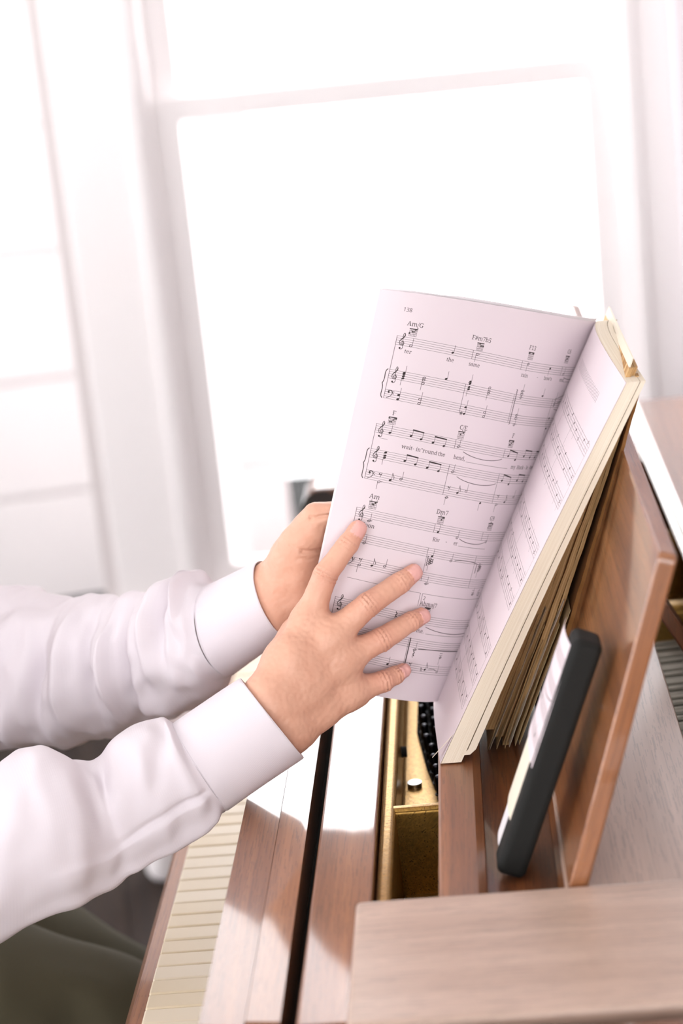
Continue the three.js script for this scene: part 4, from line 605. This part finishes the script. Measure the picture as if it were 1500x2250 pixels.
  const foldL = (a, th) => {
    let d = 0; const q = sstep(a, 0.0, 0.035);
    d += 0.005 * noise.noise(a * 15 + 7, Math.cos(th) * 1.3, Math.sin(th) * 1.3) + 0.0025 * noise.noise(a * 34, Math.cos(th) * 2.6 + 3, Math.sin(th) * 2.6 + 5);
    const cr = (a0, t0, la, lt, sl, h) => { d += 1.35 * h * bumpAt(a, th, a0, t0, la * 0.62, lt, sl); };
    cr(0.055, 0.35, 0.018, 0.5, 14, 0.008); cr(0.10, 0.7, 0.018, 0.8, 16, -0.008); cr(0.135, 1.1, 0.022, 0.7, 14, 0.006); cr(0.20, 1.35, 0.02, 0.9, 12, -0.008); cr(0.245, 1.5, 0.022, 0.9, 10, 0.009); cr(0.30, 1.3, 0.022, 0.8, 9, -0.007); cr(0.36, 1.2, 0.03, 0.9, 8, 0.007); cr(0.42, 1.4, 0.022, 0.8, 7, -0.008); cr(0.48, 1.9, 0.04, 0.6, 5, 0.006); cr(0.15, 2.3, 0.06, 0.18, -4, 0.005); cr(0.18, 2.62, 0.07, 0.2, -3, -0.005);
    return d * q * 1.5;
  };
  const sleeveR = loft(ringsOf(RS.slice(1), (i) => i === 0 ? 0.9 : 0.86), 200, 128, foldR), sleeveL = loft(ringsOf(LS.slice(1), 0.82), 200, 128, foldL);
  const torso = loft([
    { c: V(-0.56, -0.19, -0.42), u: V(0.11, 0.02, 0), w: V(0, 0, 0.175) }, { c: V(-0.54, -0.05, -0.42), u: V(0.12, 0.0, 0), w: V(0, 0, 0.17) }, { c: V(-0.52, 0.12, -0.42), u: V(0.125, -0.01, 0), w: V(0, 0, 0.18) }, { c: V(-0.50, 0.27, -0.42), u: V(0.12, -0.02, 0), w: V(0, 0, 0.20) }, { c: V(-0.49, 0.37, -0.42), u: V(0.095, -0.02, 0), w: V(0, 0, 0.175) }, { c: V(-0.485, 0.43, -0.42), u: V(0.068, -0.015, 0), w: V(0, 0, 0.085) }, { c: V(-0.48, 0.475, -0.42), u: V(0.070, -0.012, 0), w: V(0, 0, 0.072) },
  ], 60, 64, (a, th) => 0.004 * noise.noise(a * 9, Math.cos(th) * 2, Math.sin(th) * 2));
  const shirt = mesh('shirt', mergeGeometries([sleeveR, sleeveL, torso]), M.shirt, person);
  // cuffs: outer shell, rolled edge, inner shell
  const cuff = (S, df, lean) => {
    const [e, s] = ringsOf(S.slice(0, 2), df); const ax = e.c.clone().sub(s.c).normalize();
    e.w.addScaledVector(ax, lean); s.w.addScaledVector(ax, lean * 0.8);
    const R = []; const add = (f, k) => R.push({ c: s.c.clone().lerp(e.c, f), u: s.u.clone().lerp(e.u, f).multiplyScalar(k), w: s.w.clone().lerp(e.w, f).multiplyScalar(k) });
    add(-0.06, 0.985); add(-0.02, 1.035); add(0.03, 1.045); add(0.3, 1.03); add(0.65, 1.01); add(0.95, 1.0); add(1.0, 0.985); add(1.0, 0.95); add(0.93, 0.93); add(0.6, 0.93);
    return loft(R, 90, 96, (a, th) => 0.0012 * noise.noise(a * 5, Math.cos(th) * 1.5, Math.sin(th) * 1.5 + 9));
  };
  mesh('cuff', cuff(RS, 0.86, 0.006), M.shirt, shirt); mesh('cuff', cuff(LS, 0.86, 0.004), M.shirt, shirt);
  const btn = new THREE.CylinderGeometry(0.0055, 0.0055, 0.0022, 20);
  // trousers
  const leg = (z, hipz, dr = 0) => {
    const R = (c, u, w) => ({ c: v3(c), u: v3(u), w: v3(w) });
    return loft([R([-0.60, -0.10, hipz], [0.0, 0.10, 0], [0, 0, 0.10]), R([-0.48, -0.105, hipz + (z - hipz) * 0.3], [0.01, 0.10, 0], [0, 0, 0.1]), R([-0.32, -0.125 - dr * 0.35, z], [0.02, 0.09, 0], [0, 0, 0.092]), R([-0.19, -0.160 - dr * 0.65, z], [0.03, 0.078, 0], [0, 0, 0.086]), R([-0.07, -0.212 - dr * 0.9, z], [0.03, 0.072, 0], [0, 0, 0.082]), R([-0.005, -0.262 - dr, z], [0.058, 0.045, 0], [0, 0, 0.078]), R([0.0 + dr * 0.2, -0.36 - dr * 0.8, z], [0.075, 0.0, 0], [0, 0, 0.072]), R([-0.015 + dr * 0.3, -0.52 - dr * 0.4, z], [0.07, -0.002, 0], [0, 0, 0.066]), R([-0.03, -0.66, z], [0.068, -0.004, 0], [0, 0, 0.064])], 110, 72, (a, th) => 0.007 * noise.noise(a * 14, Math.cos(th) * 1.6, Math.sin(th) * 1.6) + 0.010 * bumpAt(a, th, 0.36, 1.0, 0.02, 0.6, 12) - 0.008 * bumpAt(a, th, 0.43, 1.2, 0.02, 0.5, 14) + 0.006 * bumpAt(a, th, 0.40, 1.1, 0.05, 0.3, 6) - 0.006 * bumpAt(a, th, 0.46, 1.3, 0.04, 0.25, 7) + 0.005 * bumpAt(a, th, 0.28, 0.9, 0.03, 0.4, -5));
  };
  mesh('trousers', mergeGeometries([leg(-0.30, -0.34), leg(-0.54, -0.50, 0.17)]), M.trousers, person);
  for (const z of [-0.30, -0.54]) { const g = loft([{ c: V(-0.10, FLOOR + 0.045, z), u: V(0, 0.03, 0), w: V(0, 0, 0.03) }, { c: V(-0.07, FLOOR + 0.05, z), u: V(0, 0.05, 0), w: V(0, 0, 0.037) }, { c: V(0.0, FLOOR + 0.055, z), u: V(0, 0.055, 0), w: V(0, 0, 0.038) }, { c: V(0.08, FLOOR + 0.04, z), u: V(0, 0.04, 0), w: V(0, 0, 0.046) }, { c: V(0.15, FLOOR + 0.028, z), u: V(0, 0.028, 0), w: V(0, 0, 0.042) }, { c: V(0.185, FLOOR + 0.02, z), u: V(0, 0.016, 0), w: V(0, 0, 0.022) }], 30, 28, null, true); mesh('shoe', g, M.shoe, person); }
  put(person);
  // bench
  const bench = group('piano_bench'); tag(bench, 'dark wooden bench under the seated pianist', 'bench');
  mesh('seat', grainUV(box(-0.78, -0.36, -0.265, -0.207, -0.80, -0.04, 0.008), 'z'), M.woodDark, bench);
  for (const x of [-0.75, -0.39]) for (const z of [-0.77, -0.07]) mesh('leg', grainUV(box(x - 0.02, x + 0.02, FLOOR, -0.265, z - 0.02, z + 0.02, 0.003), 'y'), M.woodDark, bench);
  put(bench);
}
{ const pot = tag(mesh('floor_object', new THREE.LatheGeometry([[0, 0], [0.045, 0], [0.058, 0.012], [0.064, 0.05], [0.062, 0.16], [0.05, 0.26], [0.046, 0.3], [0.042, 0.3], [0.044, 0.25], [0, 0.24]].map((q) => new THREE.Vector2(q[0] * 0.58, q[1])), 32), M.white), 'small white rounded object on the dark floor beyond the keyboard', 'unidentified_object'); pot.position.set(-0.298, FLOOR, -1.79); put(pot); }  // pot shape built for an unidentified white shape on the floor
shadows(scene);
renderer.render(scene, camera);
